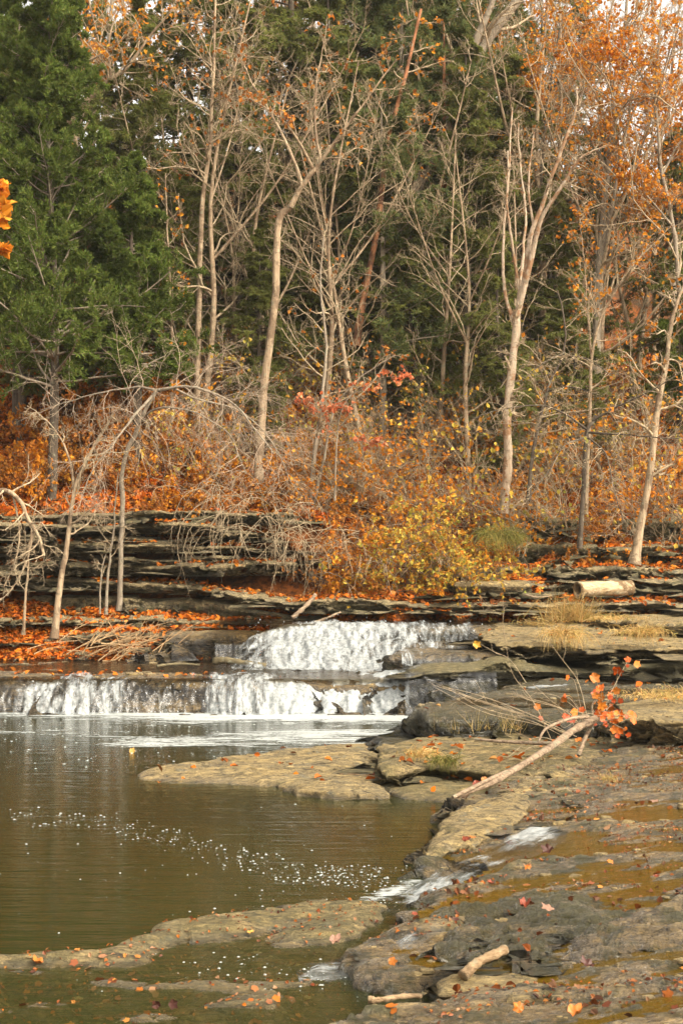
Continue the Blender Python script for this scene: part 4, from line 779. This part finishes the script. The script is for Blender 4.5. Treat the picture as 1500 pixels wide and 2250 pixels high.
for i in range(44): put(2 if i % 2 else 3, rp.uniform(-8.5, 8.8), rp.uniform(34, 40), rp.uniform(.5, 1.0))
for i in range(24): put(2 if i % 3 else 3, rp.uniform(-8, 1), rp.uniform(33.8, 35), rp.uniform(.4, .75))
for i in range(16): put(3 if i % 3 else 2, rp.uniform(-9, -3.5), rp.uniform(34.5, 38), rp.uniform(.8, 1.3))
for i in range(8): put(3 if i % 2 else 2, rp.uniform(3.5, 8.2), rp.uniform(32.6, 34.5), rp.uniform(.35, .6))
for i in range(22): put((2, 3, 1)[i % 3], rp.uniform(-5.5, 8), rp.uniform(38.5, 43), rp.uniform(.8, 1.4))
# the yellow and orange bushes in the middle of the bank
for i, (px, Y_, L_, n_, mt, nl, lab) in enumerate([(955, 31.4, 2.9, 30, LYEL, 2100, 'tall yellow-green bush glowing in the centre of the bank'), (880, 31.2, 2.3, 24, LYEL, 2200, 'yellow bush with drooping brown canes left of the tallest one'), (820, 31.5, 1.9, 22, LOR, 1800, 'orange bush spilling over the ledge above the upper waterfall'),
        (1015, 31.6, 2.3, 18, LYEL, 2400, 'small yellow bush right of the tall yellow-green one'), (760, 31.9, 1.9, 18, LBRN, 1000, 'rust-coloured thicket left of the yellow bushes'), (900, 32.6, 2.7, 20, LOR, 1700, 'orange thicket rising behind the yellow bushes')]):
    o = shrub('bush', lab, 600+i, n_, L_, TWIGB, mt, nl, None, (0, 0, -.07), (5, 65), ls=.085, r=.011)
    x_ = (px-750)/FP*Y_; o.location = (x_, Y_, 1.75 if Y_ < 31.8 else hz(x_, Y_))
# long trailing canes over the ledges (centre)
def trailing(label, px, Y_, z_, n, w_, L):
    global rng; rng = np.random.default_rng(int(px)); e = empty('bush', ((px-750)/FP*Y_, Y_, z_)); tag(e, label, 'shrub')
    P0 = np.array(e.location)+np.stack([rng.normal(0, w_, n), rng.normal(0, .2, n), rng.normal(0, .15, n)], -1)
    D = np.stack([rng.normal(0, .7, n), -np.abs(rng.normal(.5, .3, n)), rng.normal(.5, .4, n)], -1)
    P = grow(P0, D, L*rng.uniform(.5, 1.2, n), 14, .14, (0, 0, -.12), 1.2); Rr = radii(np.full(n, .009), 14, .4)
    b = spawn(P, Rr, 5, .25, 1, (25, 60), .35, 7, .17, (0, 0, -.08), .7, .008); c = spawn(b[0], b[1], 3, .2, 1, (25, 60), .5, 5, .15, (0, 0, -.08), .7, .006)
    mesh('stems', *join(tubes(P, Rr, 4), tubes(*b, 3), tubes(*c, 3)), TWIG, e); return e
trailing('bare drooping canes trailing over the ledge between cliff and yellow bush', 640, 31.8, 3.2, 34, .7, 2.1)
trailing('pale canes hanging down the right end of the left cliff', 520, 31.8, 3.9, 30, .6, 2.4)
trailing('golden-brown canes arching down in front of the yellow bush', 850, 31.0, 2.6, 40, .8, 1.6)
# ------------------------------------------------------------ leaf litter
rng = np.random.default_rng(900)
def litter(P, N, size, mat, fl=.35):
    return tag(mesh('leaf_litter', *leaves(P, size, N, fl), mat, smooth=False), kind='stuff')
n = 120000; x = rng.uniform(-10, 10, n); y = 33.4+rng.random(n)**1.5*12; k = fbm(x*.7, y*.7, 0, 3, 3) > -.3; x, y = x[k], y[k]
e = .1; z = hill(x, y); gx_ = (hill(x+e, y)-z)/e; gy_ = (hill(x, y+e)-z)/e
litter(np.stack([x, y, z+.03+.05*rng.random(len(x))], -1), unit(np.stack([-gx_, -gy_, np.ones(len(x))], -1)), .12, LITTER, .55)
def on_slab(key, n, mask=None, up=.012, dmin=.02):
    V, F, sd, dd = SLABS[key]; ok = (sd[F].max(1) < .2) & (dd[F].min(1) > dmin)
    c = V[F].mean(1)
    if mask is not None: ok &= mask(c[:, 0], c[:, 1], c[:, 2])
    F = F[ok]; a = V[F]
    if len(F) == 0: return np.zeros((0, 3)), np.zeros((0, 3))
    ar = np.linalg.norm(np.cross(a[:, 2]-a[:, 0], a[:, 3]-a[:, 1]), axis=1); i = rng.choice(len(F), n, p=ar/ar.sum())
    w_ = rng.dirichlet(np.ones(4), n); p = (a[i]*w_[..., None]).sum(1); nn = unit(np.cross(a[i, 2]-a[i, 0], a[i, 3]-a[i, 1])); nn *= np.sign(nn[:, 2:3]+1e-9)
    return p+nn*up, nn
clump = lambda f, th, s: (lambda x, y, z: fbm(x*f, y*f*1.6, 0, 3, s) > th)
for key, n, ms in [('C1', 5200, clump(.8, -.25, 1)), ('C2', 1300, clump(.8, 0, 2)), ('C3', 1600, clump(.8, 0, 3)), ('C4', 2600, clump(.8, -.1, 4)), ('C5', 1800, None), ('R0', 1800, None), ('R1', 3600, None), ('R2', 1600, None), ('R3', 700, None),
                   ('B1', 1000, clump(.9, -.2, 5)), ('B2', 1800, clump(.9, -.3, 6)), ('B3', 1500, clump(.9, -.2, 7)), ('BD', 700, lambda x, y, z: y > 29)]:
    litter(*on_slab(key, n, ms, .015), .12, LITTER)
n = 17000; x = rng.uniform(-9, 0, n); y = rng.uniform(28.75, 31.5, n); litter(np.stack([x, y, hill(x, y)+.02], -1), np.tile([0, -.3, 1.], (n, 1)), .12, LITTER)
n = 9000; x = rng.uniform(-.5, 10, n); y = rng.uniform(29.4, 34.5, n); litter(np.stack([x, y, hill(x, y)+.02], -1), np.tile([0, -.4, 1.], (n, 1)), .12, LITTER)
for key, n, ms in [('N', 110, None), ('Mo', 120, None), ('K', 25, None), ('P', 90, None), ('Q', 20, None), ('Rl', 22, None), ('T', 40, None), ('L', 150, lambda x, y, z: (x < -2.2) & (y < 25.8)), ('L', 60, lambda x, y, z: y < 26), ('C1', 700, lambda x, y, z: (x > -1) & (x < .9))]:
    litter(*on_slab(key, n, ms, .02), .10, LITTER)
LDARK = leaf_mat('old_leaves', [(.05, .02, .01), (.14, .05, .02), (.26, .07, .015), (.08, .035, .02), (.20, .10, .05)], .35, .1)
# big wet lobed leaves strewn over the near rock and in the basin
ang = np.linspace(0, 2*np.pi, 31)[:-1]
def lobed(a):
    r = .56+.0*a
    for c, l in ((0, 1.), (.95, .86), (-.95, .86), (1.95, .6), (-1.95, .6)):
        dd = np.abs((a-c+np.pi) % (2*np.pi)-np.pi); r = np.maximum(r, l*(1-dd/.62*.5)*(dd < .62))
    return r*(1-.25*np.exp(-((np.abs(a)-np.pi)/.3)**2))
LRAD = lobed((ang+np.pi) % (2*np.pi)-np.pi)
def maple_leaf(P, N, size, curl=.25, az=None, sub=None):
    """lobed leaves, curled, as one mesh; P the middle of each blade"""
    n = len(P); N = unit(N+rng.normal(0, .12, (n, 3))); u, v = perp(N); az = rng.random(n)*6.28 if az is None else az
    A = u*np.cos(az)[:, None]+v*np.sin(az)[:, None]; B = np.cross(N, A); s = size*rng.uniform(.75, 1.2, n)
    cu = curl*rng.uniform(.3, 1.6, n); V = [P+N*0]
    for f in (.5, 1.):
        X = LRAD*np.cos(ang)*f; Y = LRAD*np.sin(ang)*f
        Z = cu[:, None]*(X**2*.5+np.abs(Y)**1.5*rng.choice([1, -.3, .8], n)[:, None])+.05*np.sin(ang*5)[None]*f*cu[:, None]*3*f
        V.append(P[:, None]+s[:, None, None]*.5*(A[:, None]*X[None, :, None]+B[:, None]*Y[None, :, None]+N[:, None]*Z[..., None]))
    V[0] = V[0][:, None]; V = np.concatenate(V, 1); m_ = len(ang); b = (np.arange(n)*(2*m_+1))[:, None]; j = np.arange(m_); k = (j+1) % m_
    t = np.stack([b+0*j, b+1+j, b+1+k], -1).reshape(-1, 3); q = np.stack([b+1+j, b+1+m_+j, b+1+m_+k, b+1+k], -1).reshape(-1, 4)
    return V.reshape(-1, 3), [t, q]
def mjoin(name, P, N, size, mat, curl=.25):
    return tag(mesh(name, *maple_leaf(P, N, size, curl), mat), kind='stuff')
vis = lambda x, y, z: (y > 6.2) & (y < 17) & (x > -3.4) & (x < 4.6)
p1, n1 = on_slab('F', 150, lambda x, y, z: vis(x, y, z) & (fbm(x*.9, y*1.8, 0, 3, 14) > .0), .012); mjoin('leaf_litter', p1, n1, .085, LWET)
p1, n1 = on_slab('H', 300, lambda x, y, z: vis(x, y, z) & (y < 9.2), .01); mjoin('leaf_litter', p1, n1, .075, LWET, .1)
# short crumbs and flecks on the near rock
p1, n1 = on_slab('F', 3000, lambda x, y, z: vis(x, y, z) & (fbm(x*.9, y*1.8, 0, 3, 15) > .02), .01); litter(p1, n1, .028, LWET)
p1, n1 = on_slab('H', 1500, lambda x, y, z: vis(x, y, z), .01); litter(p1, n1, .026, LWET)
p1, n1 = on_slab('F', 480, lambda x, y, z: vis(x, y, z) & (fbm(x*1.2, y*2.8, 0, 4, 19) > .24), .012); litter(p1, n1, .05, LDARK, 1.)
p1, n1 = on_slab('F2', 40, None, .012); litter(p1, n1, .05, LDARK, 1.)
# loose stones and flakes on the near platform
def chips(P, s, mat, seed=0):
    g = np.random.default_rng(seed); n = len(P); a = np.arange(7)/7*6.283
    r = g.uniform(.5, 1.1, (n, 7)); ro = g.random(n)*6.28; h = s*g.uniform(.12, .35, n); V = []
    for f, zz in ((1.05, -.3), (1., .6), (.8, 1.)):
        V.append(np.stack([np.cos(a+0*r+ro[:, None])*r*f*s[:, None], np.sin(a+ro[:, None])*r*f*s[:, None]*.7, (zz*h)[:, None]+g.normal(0, .1, (n, 7))*h[:, None]], -1)+P[:, None])
    V.append((P+np.stack([0*h, 0*h, h*1.05], -1))[:, None]); V = np.concatenate(V, 1); b = (np.arange(n)*22)[:, None]; j = np.arange(7); k = (j+1) % 7
    q = np.concatenate([np.stack([b+o_+j, b+o_+k, b+o_+7+k, b+o_+7+j], -1).reshape(-1, 4) for o_ in (0, 7)]); t = np.stack([b+14+j, b+14+k, b+21+0*j], -1).reshape(-1, 3)
    return tag(mesh('rock_chips', V.reshape(-1, 3), [q, t], mat, smooth=False), kind='stuff')
for key, nn_, sz, mt, sd_ in (('F', 900, (.01, .05), MWET, 1), ('F', 260, (.03, .09), MROCK, 2), ('H', 300, (.01, .05), MROCK, 3), ('P', 200, (.02, .07), MROCK, 4), ('N', 260, (.03, .10), MROCK, 5), ('Rl', 120, (.02, .06), MROCK, 6), ('Mo', 160, (.03, .1), MCLIFF, 7), ('B2', 300, (.05, .2), MCLIFF, 8), ('B1', 200, (.05, .2), MCLIFF, 9), ('C1', 200, (.05, .16), MCLIFF, 10), ('L', 260, (.04, .14), MWET, 11)):
    p1, _ = on_slab(key, nn_, (lambda x, y, z: (y > 6) & (x < 6)) if key in 'FH' else None, 0); chips(p1, sz[0]+(sz[1]-sz[0])*rng.random(len(p1))**2.5, mt, sd_)
# ---- leaves that stand out
LEAFC = {}
def lcol(c, rough=.45):
    if c not in LEAFC:
        m = M('leaf'); q = m.mix(m.ramp(m.noise(m.pos(), 30, 3), (.3, 0.), (.7, 1.)), c, tuple(x_*.55 for x_ in c)); LEAFC[c] = m.done(m.bsdf(q, rough, None, .3, Subsurface__Weight=0.))
    return LEAFC[c]
OR, RD, YL, DK, PK = (.48, .15, .02), (.24, .045, .015), (.52, .28, .06), (.08, .025, .015), (.32, .17, .11)
def single(px, py, z, size, col, label, N=(0, -.25, 1), curl=.8, name='fallen_leaf', Y=None):
    x_, y_ = G(px, py, z) if Y is None else ((px-750)/FP*Y, Y); e = (x_, y_, z if Y is None else CAMZ-(py-HY)/FP*Y)
    V, F = maple_leaf(np.array([e]), np.array([N], float), size*.72, curl); o = mesh(name, V-np.array(e), F, lcol(col)); o.location = e; return tag(o, label, 'leaf')
for a_ in [(1140, 2215, .38, .16, OR, 'bright orange leaf standing upright near the bottom edge', (.2, -1, .3)), (1262, 2229, .36, .15, OR, 'flat orange leaf at the bottom edge right of the upright one', (0, -.1, 1)),
           (1205, 1995, .36, .17, PK, 'pale pink-orange curled leaf on the wet platform above the short stick', (.2, -.4, 1)), (1150, 1990, .36, .17, RD, 'dark red leaf left of the pale pink one on the platform', (0, -.3, 1)),
           (1205, 1868, .36, .17, DK, 'dark brown curled leaf at the head of the white rivulet', (-.3, -.6, .8)), (1160, 1905, .33, .12, OR, 'small orange-pink leaf flat on wet rock below the rivulet head', (0, -.2, 1)),
           (1022, 1842, .2, .2, RD, 'wide dark red leaf on the rock edge above the rivulet', (0, -.4, 1)), (1035, 1838, .21, .14, OR, 'orange leaf lying over the wide dark red one', (0, -.4, 1)),
           (912, 2008, .19, .11, RD, 'small red-orange leaf at the platform edge by the pool outlet', (0, -.5, 1)), (860, 2112, .17, .11, OR, 'orange leaf stuck to the black wet rock left of the short stick', (0, -1, .4)),
           (735, 2070, .06, .2, PK, 'pale wet leaf heap lying on the rim of the basin', (0, -.3, 1)), (85, 2114, .03, .19, OR, 'long orange leaf floating at the lower left', (0, 0, 1)),
           (345, 2208, .05, .1, DK, 'dark red leaf tip poking out of the basin, left of a pair', (.3, -1, .3)), (380, 2205, .05, .11, DK, 'dark red leaf tip poking out of the basin, right of a pair', (-.3, -1, .3)),
           (550, 2050, .03, .1, YL, 'small tan leaf floating in the basin behind the pale rim', (0, 0, 1)), (290, 1651, .02, .15, YL, 'yellow leaf on the water left of the long rock tongue', (0, -.8, .5)),
           (1268, 1628, .4, .22, OR, 'orange leaf lying below the thick tan block', (0, -.3, 1)), (1438, 1759, .39, .14, PK, 'pink-brown leaf floating on the puddle at the right edge', (0, -.3, 1)),
           (1440, 1925, .37, .12, RD, 'little red leaf on wet rock by the right edge', (0, -.3, 1)), (1340, 1892, .37, .13, OR, 'tipped orange leaf on the platform right of the dark curled one', (.3, -.5, 1)),
           (1078, 1940, .33, .1, RD, 'tiny red leaf beside the upper ochre puddle', (0, -.3, 1)), (1290, 2120, .38, .15, DK, 'almost black wet leaf on the platform right of the short stick', (0, -.3, 1)),
           (1063, 1712, .3, .2, OR, 'vivid orange leaf caught under the dead branch', (0, -.8, .6)), (1045, 1722, .28, .18, RD, 'red-orange leaf tucked beneath the lower end of the dead branch', (0, -.8, .6)),
           (823, 1703, .12, .17, RD, 'crimson leaf in the black crack at the tip of the raised block', (0, -.6, 1)), (1000, 2020, .25, .1, DK, 'little brown leaf on the mossy dark stone', (0, -.3, 1))]:
    single(*a_[:4], a_[4], a_[5], a_[6])
# ---- dry grass
def strips(P0, D, L, K, w_, trop):
    P = grow(P0, D, L, K, .06, (0, 0, trop), 2.); T = unit(P[:, -1]-P[:, 0]); s = unit(np.cross(T, rng.normal(0, 1, T.shape)))
    ww = w_*np.linspace(1, .1, K)[None, :, None]; V = np.stack([P-s[:, None]*ww, P+s[:, None]*ww], 2); N = len(P0); i = np.arange(N*K*2).reshape(N, K, 2)
    return V.reshape(-1, 3), np.stack([i[:, :-1, 0], i[:, :-1, 1], i[:, 1:, 1], i[:, 1:, 0]], -1).reshape(-1, 4)
STRAW = leaf_mat('dry_grass', [(.50, .33, .12), (.62, .44, .19), (.40, .27, .09), (.34, .29, .08), (.55, .30, .10)], .6, .3)
GREENG = leaf_mat('green_grass', [(.14, .15, .03), (.22, .20, .05), (.40, .30, .09), (.10, .12, .03)], .6, .3)
def tuft(label, px, py, Y_, n, L, rad, hang=0., mat=None, name='grass_tuft', droop=-.18, w_=.005):
    b = Wp(px, py, Y_); e = empty(name, b); tag(e, label, 'grass')
    P0 = b+np.stack([rng.normal(0, rad, n), rng.normal(0, rad*.5, n), rng.normal(0, .02, n)], -1)
    D = rng.normal(0, .55, (n, 3)); D[:, 2] = np.abs(D[:, 2])+.6*(1-hang); D[:, 1] -= hang*.8
    mesh('blades', *strips(P0, D, L*rng.uniform(.4, 1.1, n), 7, w_, droop), mat or STRAW, e, smooth=False)['kind'] = 'stuff'; return e
tuft('tallest straw tuft with seed stalks at the lip of the grassy slab', 1255, 1362, 25.2, 500, .62, .22, 0, None, droop=-.06)
tuft('long straw grass hanging down from the grassy slab below the tall stalks', 1238, 1392, 24.5, 420, .60, .18, .9)
tuft('dry grass mop hanging over the slab near the right edge', 1405, 1388, 24.3, 460, .45, .22, .8)
tuft('low straw mat on the slab between the two hanging mops', 1320, 1360, 26.0, 500, .22, .5, .1)
tuft('low dry grass left of the tall stalks on the slab', 1190, 1372, 25.5, 220, .2, .25, .1)
tuft('straw-coloured grass on the tan block at the right edge', 1450, 1532, 18.6, 420, .16, .32, .1)
tuft('short dry grass crest behind the right-hand tan block', 1475, 1520, 19.6, 300, .16, .3, .1)
tuft('grey-brown dead plant on the front of the raised block', 925, 1658, 16.5, 260, .2, .10, .5)
tuft('yellow-green grass clump on the face of the raised block', 975, 1672, 16.1, 300, .22, .08, .8, GREENG)
tuft('tiny straw tuft on the wet platform below the tan block', 1335, 1712, 14.9, 90, .11, .04, .1)
tuft('drooping green-gold sedge on the bank right of the yellow bush', 1085, 1175, 31.2, 500, .8, .2, .9, GREENG)
tuft('second green sedge clump hanging beside the first one', 1120, 1180, 31.4, 400, .7, .16, .9, GREENG)
tuft('sparse weed with seed heads at the foot of the mossy block', 1100, 1602, 18.8, 160, .3, .3, 0, None, droop=-.02, w_=.003)
# ---- deadwood
WOOD = bark_mat('weathered_wood', (.15, .10, .065), (.38, .28, .185), g=(5, 26, 22)); WOODT = bark_mat('peeled_wood', (.18, .11, .055), (.40, .28, .16), g=(8, 24, 24)); WOODD = bark_mat('wet_wood', (.10, .08, .045), (.19, .15, .08), g=(5, 20, 20))
def stick(name, label, pts, r0, r1, mat, S_=10, K=22, subs=(), cat='branch', tw=None):
    w0 = np.array(pts[0]); e = empty(name, w0) if (subs or tw) else None
    P = crom(pts, K); L_ = np.linalg.norm(P[-1]-P[0])
    P = P+np.stack([fbm(np.linspace(0, 2.5, K), 0*np.arange(K), 0, 3, rng.integers(999)) for _ in range(3)], -1)*r0*.5; r = (r0+(r1-r0)*np.linspace(0, 1, K))*(1+.11*rng.normal(size=K))
    r = np.concatenate([[1e-3], r, [1e-3]]); P = np.concatenate([P[:1], P, P[-1:]]) + 0
    P[0] -= (P[2]-P[1])*.02; P[-1] += (P[-2]-P[-3])*.02
    V, F = tubes(P[None], r[None], S_)
    if e is None:
        o = mesh(name, V-w0, F, mat); o.location = w0; return tag(o, label, cat)
    tag(e, label, cat); mesh('stem', V, F, mat, e)
    for (pp, a, b) in subs:
        Q = crom(pp, 16); mesh('side_branch', *tubes(Q[None], np.linspace(a, b, 16)[None], 7), mat, e)
    return e
W3 = lambda l: [Wp(*q) for q in l]
# the hollow log: a tube with thickness and a dark open end
a, b = Wp(1268, 1300, 29.4), Wp(1385, 1293, 29.9); e = empty('hollow_log', a); tag(e, 'thick pale hollow log lying on the far right ledge', 'log')
K = 30; t = np.linspace(0, 1, K); P = a+(b-a)*t[:, None]; P[:, 2] += .015*np.sin(t*5)+.03; an = np.arange(28)/28*6.283
ax_ = unit((b-a)[None])[0]; u_ = np.cross(ax_, (0, 0, 1)); u_ /= np.linalg.norm(u_); v_ = np.cross(u_, ax_)
def shell(rad, fl=0): 
    rr = rad*(1+.08*fbm(t[:, None]*4, np.cos(an)[None]*2, np.sin(an)[None]*2+5, 4, 3)+.12*(t[:, None] < .06))
    V = P[:, None]+rr[..., None]*(u_*np.cos(an)[None, :, None]+v_*np.sin(an)[None, :, None]); i = np.arange(K*28).reshape(K, 28); j = np.roll(i, -1, 1)
    F = np.stack([i[:-1], i[1:], j[1:], j[:-1]], -1).reshape(-1, 4); return V.reshape(-1, 3), F[:, ::-1] if fl else F
V1, F1 = shell(.165); V2, F2 = shell(.115, 1); i = np.arange(28); j = np.roll(i, -1); c = K*28; l = (K-1)*28
F = np.concatenate([F1, F2+c, np.stack([i, j, c+j, c+i], -1), np.stack([l+i, c+l+i, c+l+j, l+j], -1)]); mesh('wood', np.concatenate([V1, V2]), F, bark_mat('bleached_log', (.36, .24, .12), (.54, .42, .27), (.16, .10, .05), .5, g=(4, 22, 22)), e)
dk = M('shade_black'); dk = dk.done(dk.bsdf((.03, .02, .012), .9)); mesh('hollow_shade', np.stack([(P[2]+.11*(u_*math.cos(q)+v_*math.sin(q))) for q in an]+[P[2]+ax_*.05]), np.stack([i, j, 28+0*i], -1), dk, e)  # near-black cap stands in for the shade inside the hollow
stick('driftwood_log', 'dark waterlogged log stuck between the two waterfalls', W3([(468, 1455, 26.9), (500, 1452, 26.8), (545, 1459, 26.7), (585, 1463, 26.6)]), .075, .05, WOODD, cat='log')
stick('driftwood_log', 'thin dark pole half under water left of the waterlogged log', W3([(345, 1463, 26.6), (390, 1458, 26.8), (440, 1460, 26.8)]), .03, .02, WOODD, cat='log')
stick('broken_branch', 'pale broken branch propped upright in leaves above the waterfall', W3([(642, 1358, 29.3), (665, 1338, 29.4), (695, 1306, 29.6)]), .055, .04, WOOD)
stick('broken_branch', 'low pale branch lying in leaves right of the propped one', W3([(690, 1368, 28.9), (720, 1357, 28.9), (748, 1345, 29.0)]), .035, .02, WOOD)
stick('stick', 'short pale peeled stick resting on the tan stone in the foreground', W3([(1020, 2148, 8.15), (1042, 2122, 8.2), (1075, 2100, 8.25), (1110, 2083, 8.3)]), .034, .028, WOODT, 12, cat='stick')
stick('stick', 'pale knobby stick lying flat across the trickle at the bottom', W3([(808, 2196, 8.0), (830, 2197, 8.0), (870, 2192, 8.05), (925, 2190, 8.1)]), .022, .016, WOODT, 10, cat='stick')
stick('stick', 'thin twig with a hooked end on the long rock tongue', W3([(745, 1700, 16.4), (790, 1702, 16.2), (830, 1708, 16.1), (846, 1724, 15.9)]), .008, .005, WOODT, 6, cat='stick')
stick('stick', 'pale straight stick lying before the hollow log', W3([(1152, 1306, 29.2), (1180, 1312, 29.2), (1212, 1310, 29.2)]), .02, .012, WOOD, 6, cat='stick')
Br = [(1005, 1750, 13.9), (1080, 1720, 14.2), (1150, 1680, 14.9), (1215, 1637, 15.5), (1262, 1602, 16.0), (1322, 1572, 16.4)]
e = stick('dead_branch', 'long weathered fallen branch slanting up across the rocks on the right', W3(Br), .025, .05, WOOD, 12, 30,
     [(W3([(994, 1752, 13.8), (1080, 1710, 14.2), (1130, 1688, 14.8), (1172, 1664, 15.1)]), .02, .028), (W3([(1042, 1624, 16.2), (1100, 1629, 16.0), (1160, 1632, 15.8), (1222, 1634, 15.6)]), .016, .026),
      (W3([(1182, 1628, 15.5), (1200, 1600, 15.6), (1250, 1580, 15.9), (1290, 1575, 16.1)]), .012, .024), (W3([(1270, 1660, 16.1), (1283, 1625, 16.2), (1300, 1590, 16.3)]), .028, .024),
      (W3([(1303, 1580, 16.35), (1300, 1550, 16.4), (1311, 1530, 16.4), (1311, 1490, 16.4)]), .013, .007)])
def canes(e, specs, lv=((4, .35, .3), (3, .3, .35)), mat=None, name='twigs', r=.0055):
    P = np.array([crom(W3(s_), 14) for s_ in specs]); Rr = radii(np.full(len(P), r), 14, .35); b = spawn(P, Rr, lv[0][0], .3, 1, (20, 50), lv[0][2], 7, .12, (0, 0, .02), .7, .0028); c = spawn(b[0], b[1], lv[1][0], .3, 1, (20, 50), lv[1][2], 5, .12, (0, 0, .02), .8, .002)
    mesh(name, *join(tubes(P, Rr, 5), tubes(*b, 4), tubes(*c, 3)), mat or TWIG, e); return b[0]
e2 = empty('uprooted_shrub', Wp(1270, 1620, 16.9)); tag(e2, 'wiry bare shrub with long twigs sweeping left beside the dead branch', 'shrub')
sp = []
for k in range(6):
    q = rng.uniform(-1, 1); sp.append([(1255+rng.normal(0, 8), 1615+rng.normal(0, 8), 16.9), (1170, 1580+q*18, 16.8+q*.3), (1060, 1545+q*34, 16.7+q*.5), (960-q*30+rng.normal(0, 15), 1505+q*30+rng.normal(0, 12), 16.6+q*.7)])
for k in range(4):
    sp.append([(1275+rng.normal(0, 10), 1600, 16.9), (1240+rng.normal(0, 15), 1560, 16.9), (1200+rng.normal(0, 30), 1530+rng.normal(0, 15), 16.9+rng.normal(0, .3)), (1160+rng.normal(0, 45), 1500+rng.normal(0, 20), 16.9+rng.normal(0, .4))])
sp += [[(1250, 1640, 16.7), (1180, 1620, 16.6), (1120, 1660, 16.4), (1060, 1715, 16.1)], [(1240, 1640, 16.7), (1170, 1640, 16.5), (1110, 1680, 16.3), (1050, 1725, 16.)]]
sp += [[(1210, 1625, 16.7), (1170, 1540, 16.7), (1125, 1480, 16.7), (1108, 1400, 16.7)], [(1108, 1400, 16.7), (1104, 1370, 16.7), (1106, 1340, 16.7), (1104, 1318, 16.7)], [(1155, 1500, 16.7), (1120, 1450, 16.7), (1085, 1432, 16.7), (1056, 1416, 16.7)], [(1290, 1580, 17), (1270, 1500, 17), (1235, 1450, 17), (1205, 1410, 17)]]
canes(e2, sp, ((2, .3, .25), (2, .3, .3)))
e3 = empty('leafy_shoot', Wp(1320, 1570, 16.4)); tag(e3, 'spray of vivid orange leaves growing at the top of the dead branch', 'shoot')
sp = [[(1315, 1575, 16.4), (1325, 1550, 16.4), (1350, 1520, 16.4), (1356, 1470, 16.4)]]
for k in range(24): tx, ty = 1345+rng.normal(0, 38), 1560+rng.normal(0, 34); sp.append([(1318, 1580, 16.4), (1322+.3*(tx-1320), 1575+.4*(ty-1575), 16.4+rng.normal(0, .1)), (1320+.7*(tx-1320), 1575+.75*(ty-1575), 16.4+rng.normal(0, .2)), (tx, ty, 16.4+rng.normal(0, .25))])
for k in range(6): tx, ty = 1240+rng.normal(0, 35), 1550+rng.normal(0, 30); sp.append([(1300, 1580, 17.0), (1280, 1570, 17.), (tx+15, ty+10, 17.), (tx, ty, 17.)])
canes(e3, sp, ((2, .3, .3), (2, .3, .3)))
tp = np.array([Wp(*s_[-1]) for s_ in sp]); tp = np.concatenate([tp, tp[1:17]+rng.normal(0, .09, (16, 3)), tp[1:17]+rng.normal(0, .11, (16, 3))])
szs = rng.uniform(.08, .16, len(tp)); szs[0] = .24
for i, p_ in enumerate(tp):
    c_ = [(.62, .13, .01), (.60, .15, .012), (.45, .07, .012), (.64, .20, .02), (.62, .11, .012)][rng.integers(5)] if i else (.66, .11, .01)
    V, F = maple_leaf(p_[None], np.array([[rng.normal(0, .5), -1, rng.normal(.1, .5)]]), szs[i], .35); o = mesh('leaf', V, F, lcol(c_), e3)
for (px, py, s_, c_) in [(1303, 1488, .19, OR), (1045, 1415, .17, (.62, .33, .04)), (1178, 1552, .12, OR), (1060, 1606, .1, OR), (1275, 1430, .05, OR)][:3]:
    V, F = maple_leaf(Wp(px, py, 16.4 if px > 1200 else 16.7)[None], np.array([[.1, -1, .2]]), s_, .3); mesh('leaf', V, F, lcol(c_), e2)
# brush pile at the foot of the left bench
e4 = empty('brush_pile', Wp(300, 1440, 28.8)); tag(e4, 'heap of tan flood-tossed branches at the water edge of the left bench', 'brush')
sp = []
for k in range(46):
    cx, cy = 270+rng.normal(0, 60), 1420+rng.normal(0, 18); a = rng.normal(-.35, .5); l = rng.uniform(30, 90); y_ = 28.6+rng.normal(0, .25); dx, dy = math.cos(a)*l, math.sin(a)*l*.6
    sp.append([(cx-dx, min(cy-dy, 1452), y_), (cx-dx*.3, cy-dy*.3-5, y_+.1), (cx+dx*.4, cy+dy*.4-4, y_+.15), (cx+dx, min(cy+dy, 1452), y_+.2)])
canes(e4, sp, ((4, .4, .35), (3, .3, .4)), bark_mat('tan_twigs', (.32, .19, .09), (.48, .32, .17)), r=.013)

# ------------------------------------------------------------ soft autumn air
m = M('haze'); v = m.n('VolumePrincipled', Density=.00035, Anisotropy=.2); m.set(v.inputs['Color'], (.93, .93, .88))
m.t.links.new(v.outputs[0], m.out.inputs[1])
x0, x1, y0, y1, z0, z1 = -430, 430, -410, 1000, -6, 60
wv = [(x0, y0, z0), (x1, y0, z0), (x1, y1, z0), (x0, y1, z0), (x0, y0, z1), (x1, y0, z1), (x1, y1, z1), (x0, y1, z1)]
tag(mesh('haze', wv, np.array([(3, 2, 1, 0), (4, 5, 6, 7), (0, 1, 5, 4), (1, 2, 6, 5), (2, 3, 7, 6), (3, 0, 4, 7)]), m.m, smooth=False), kind='stuff')
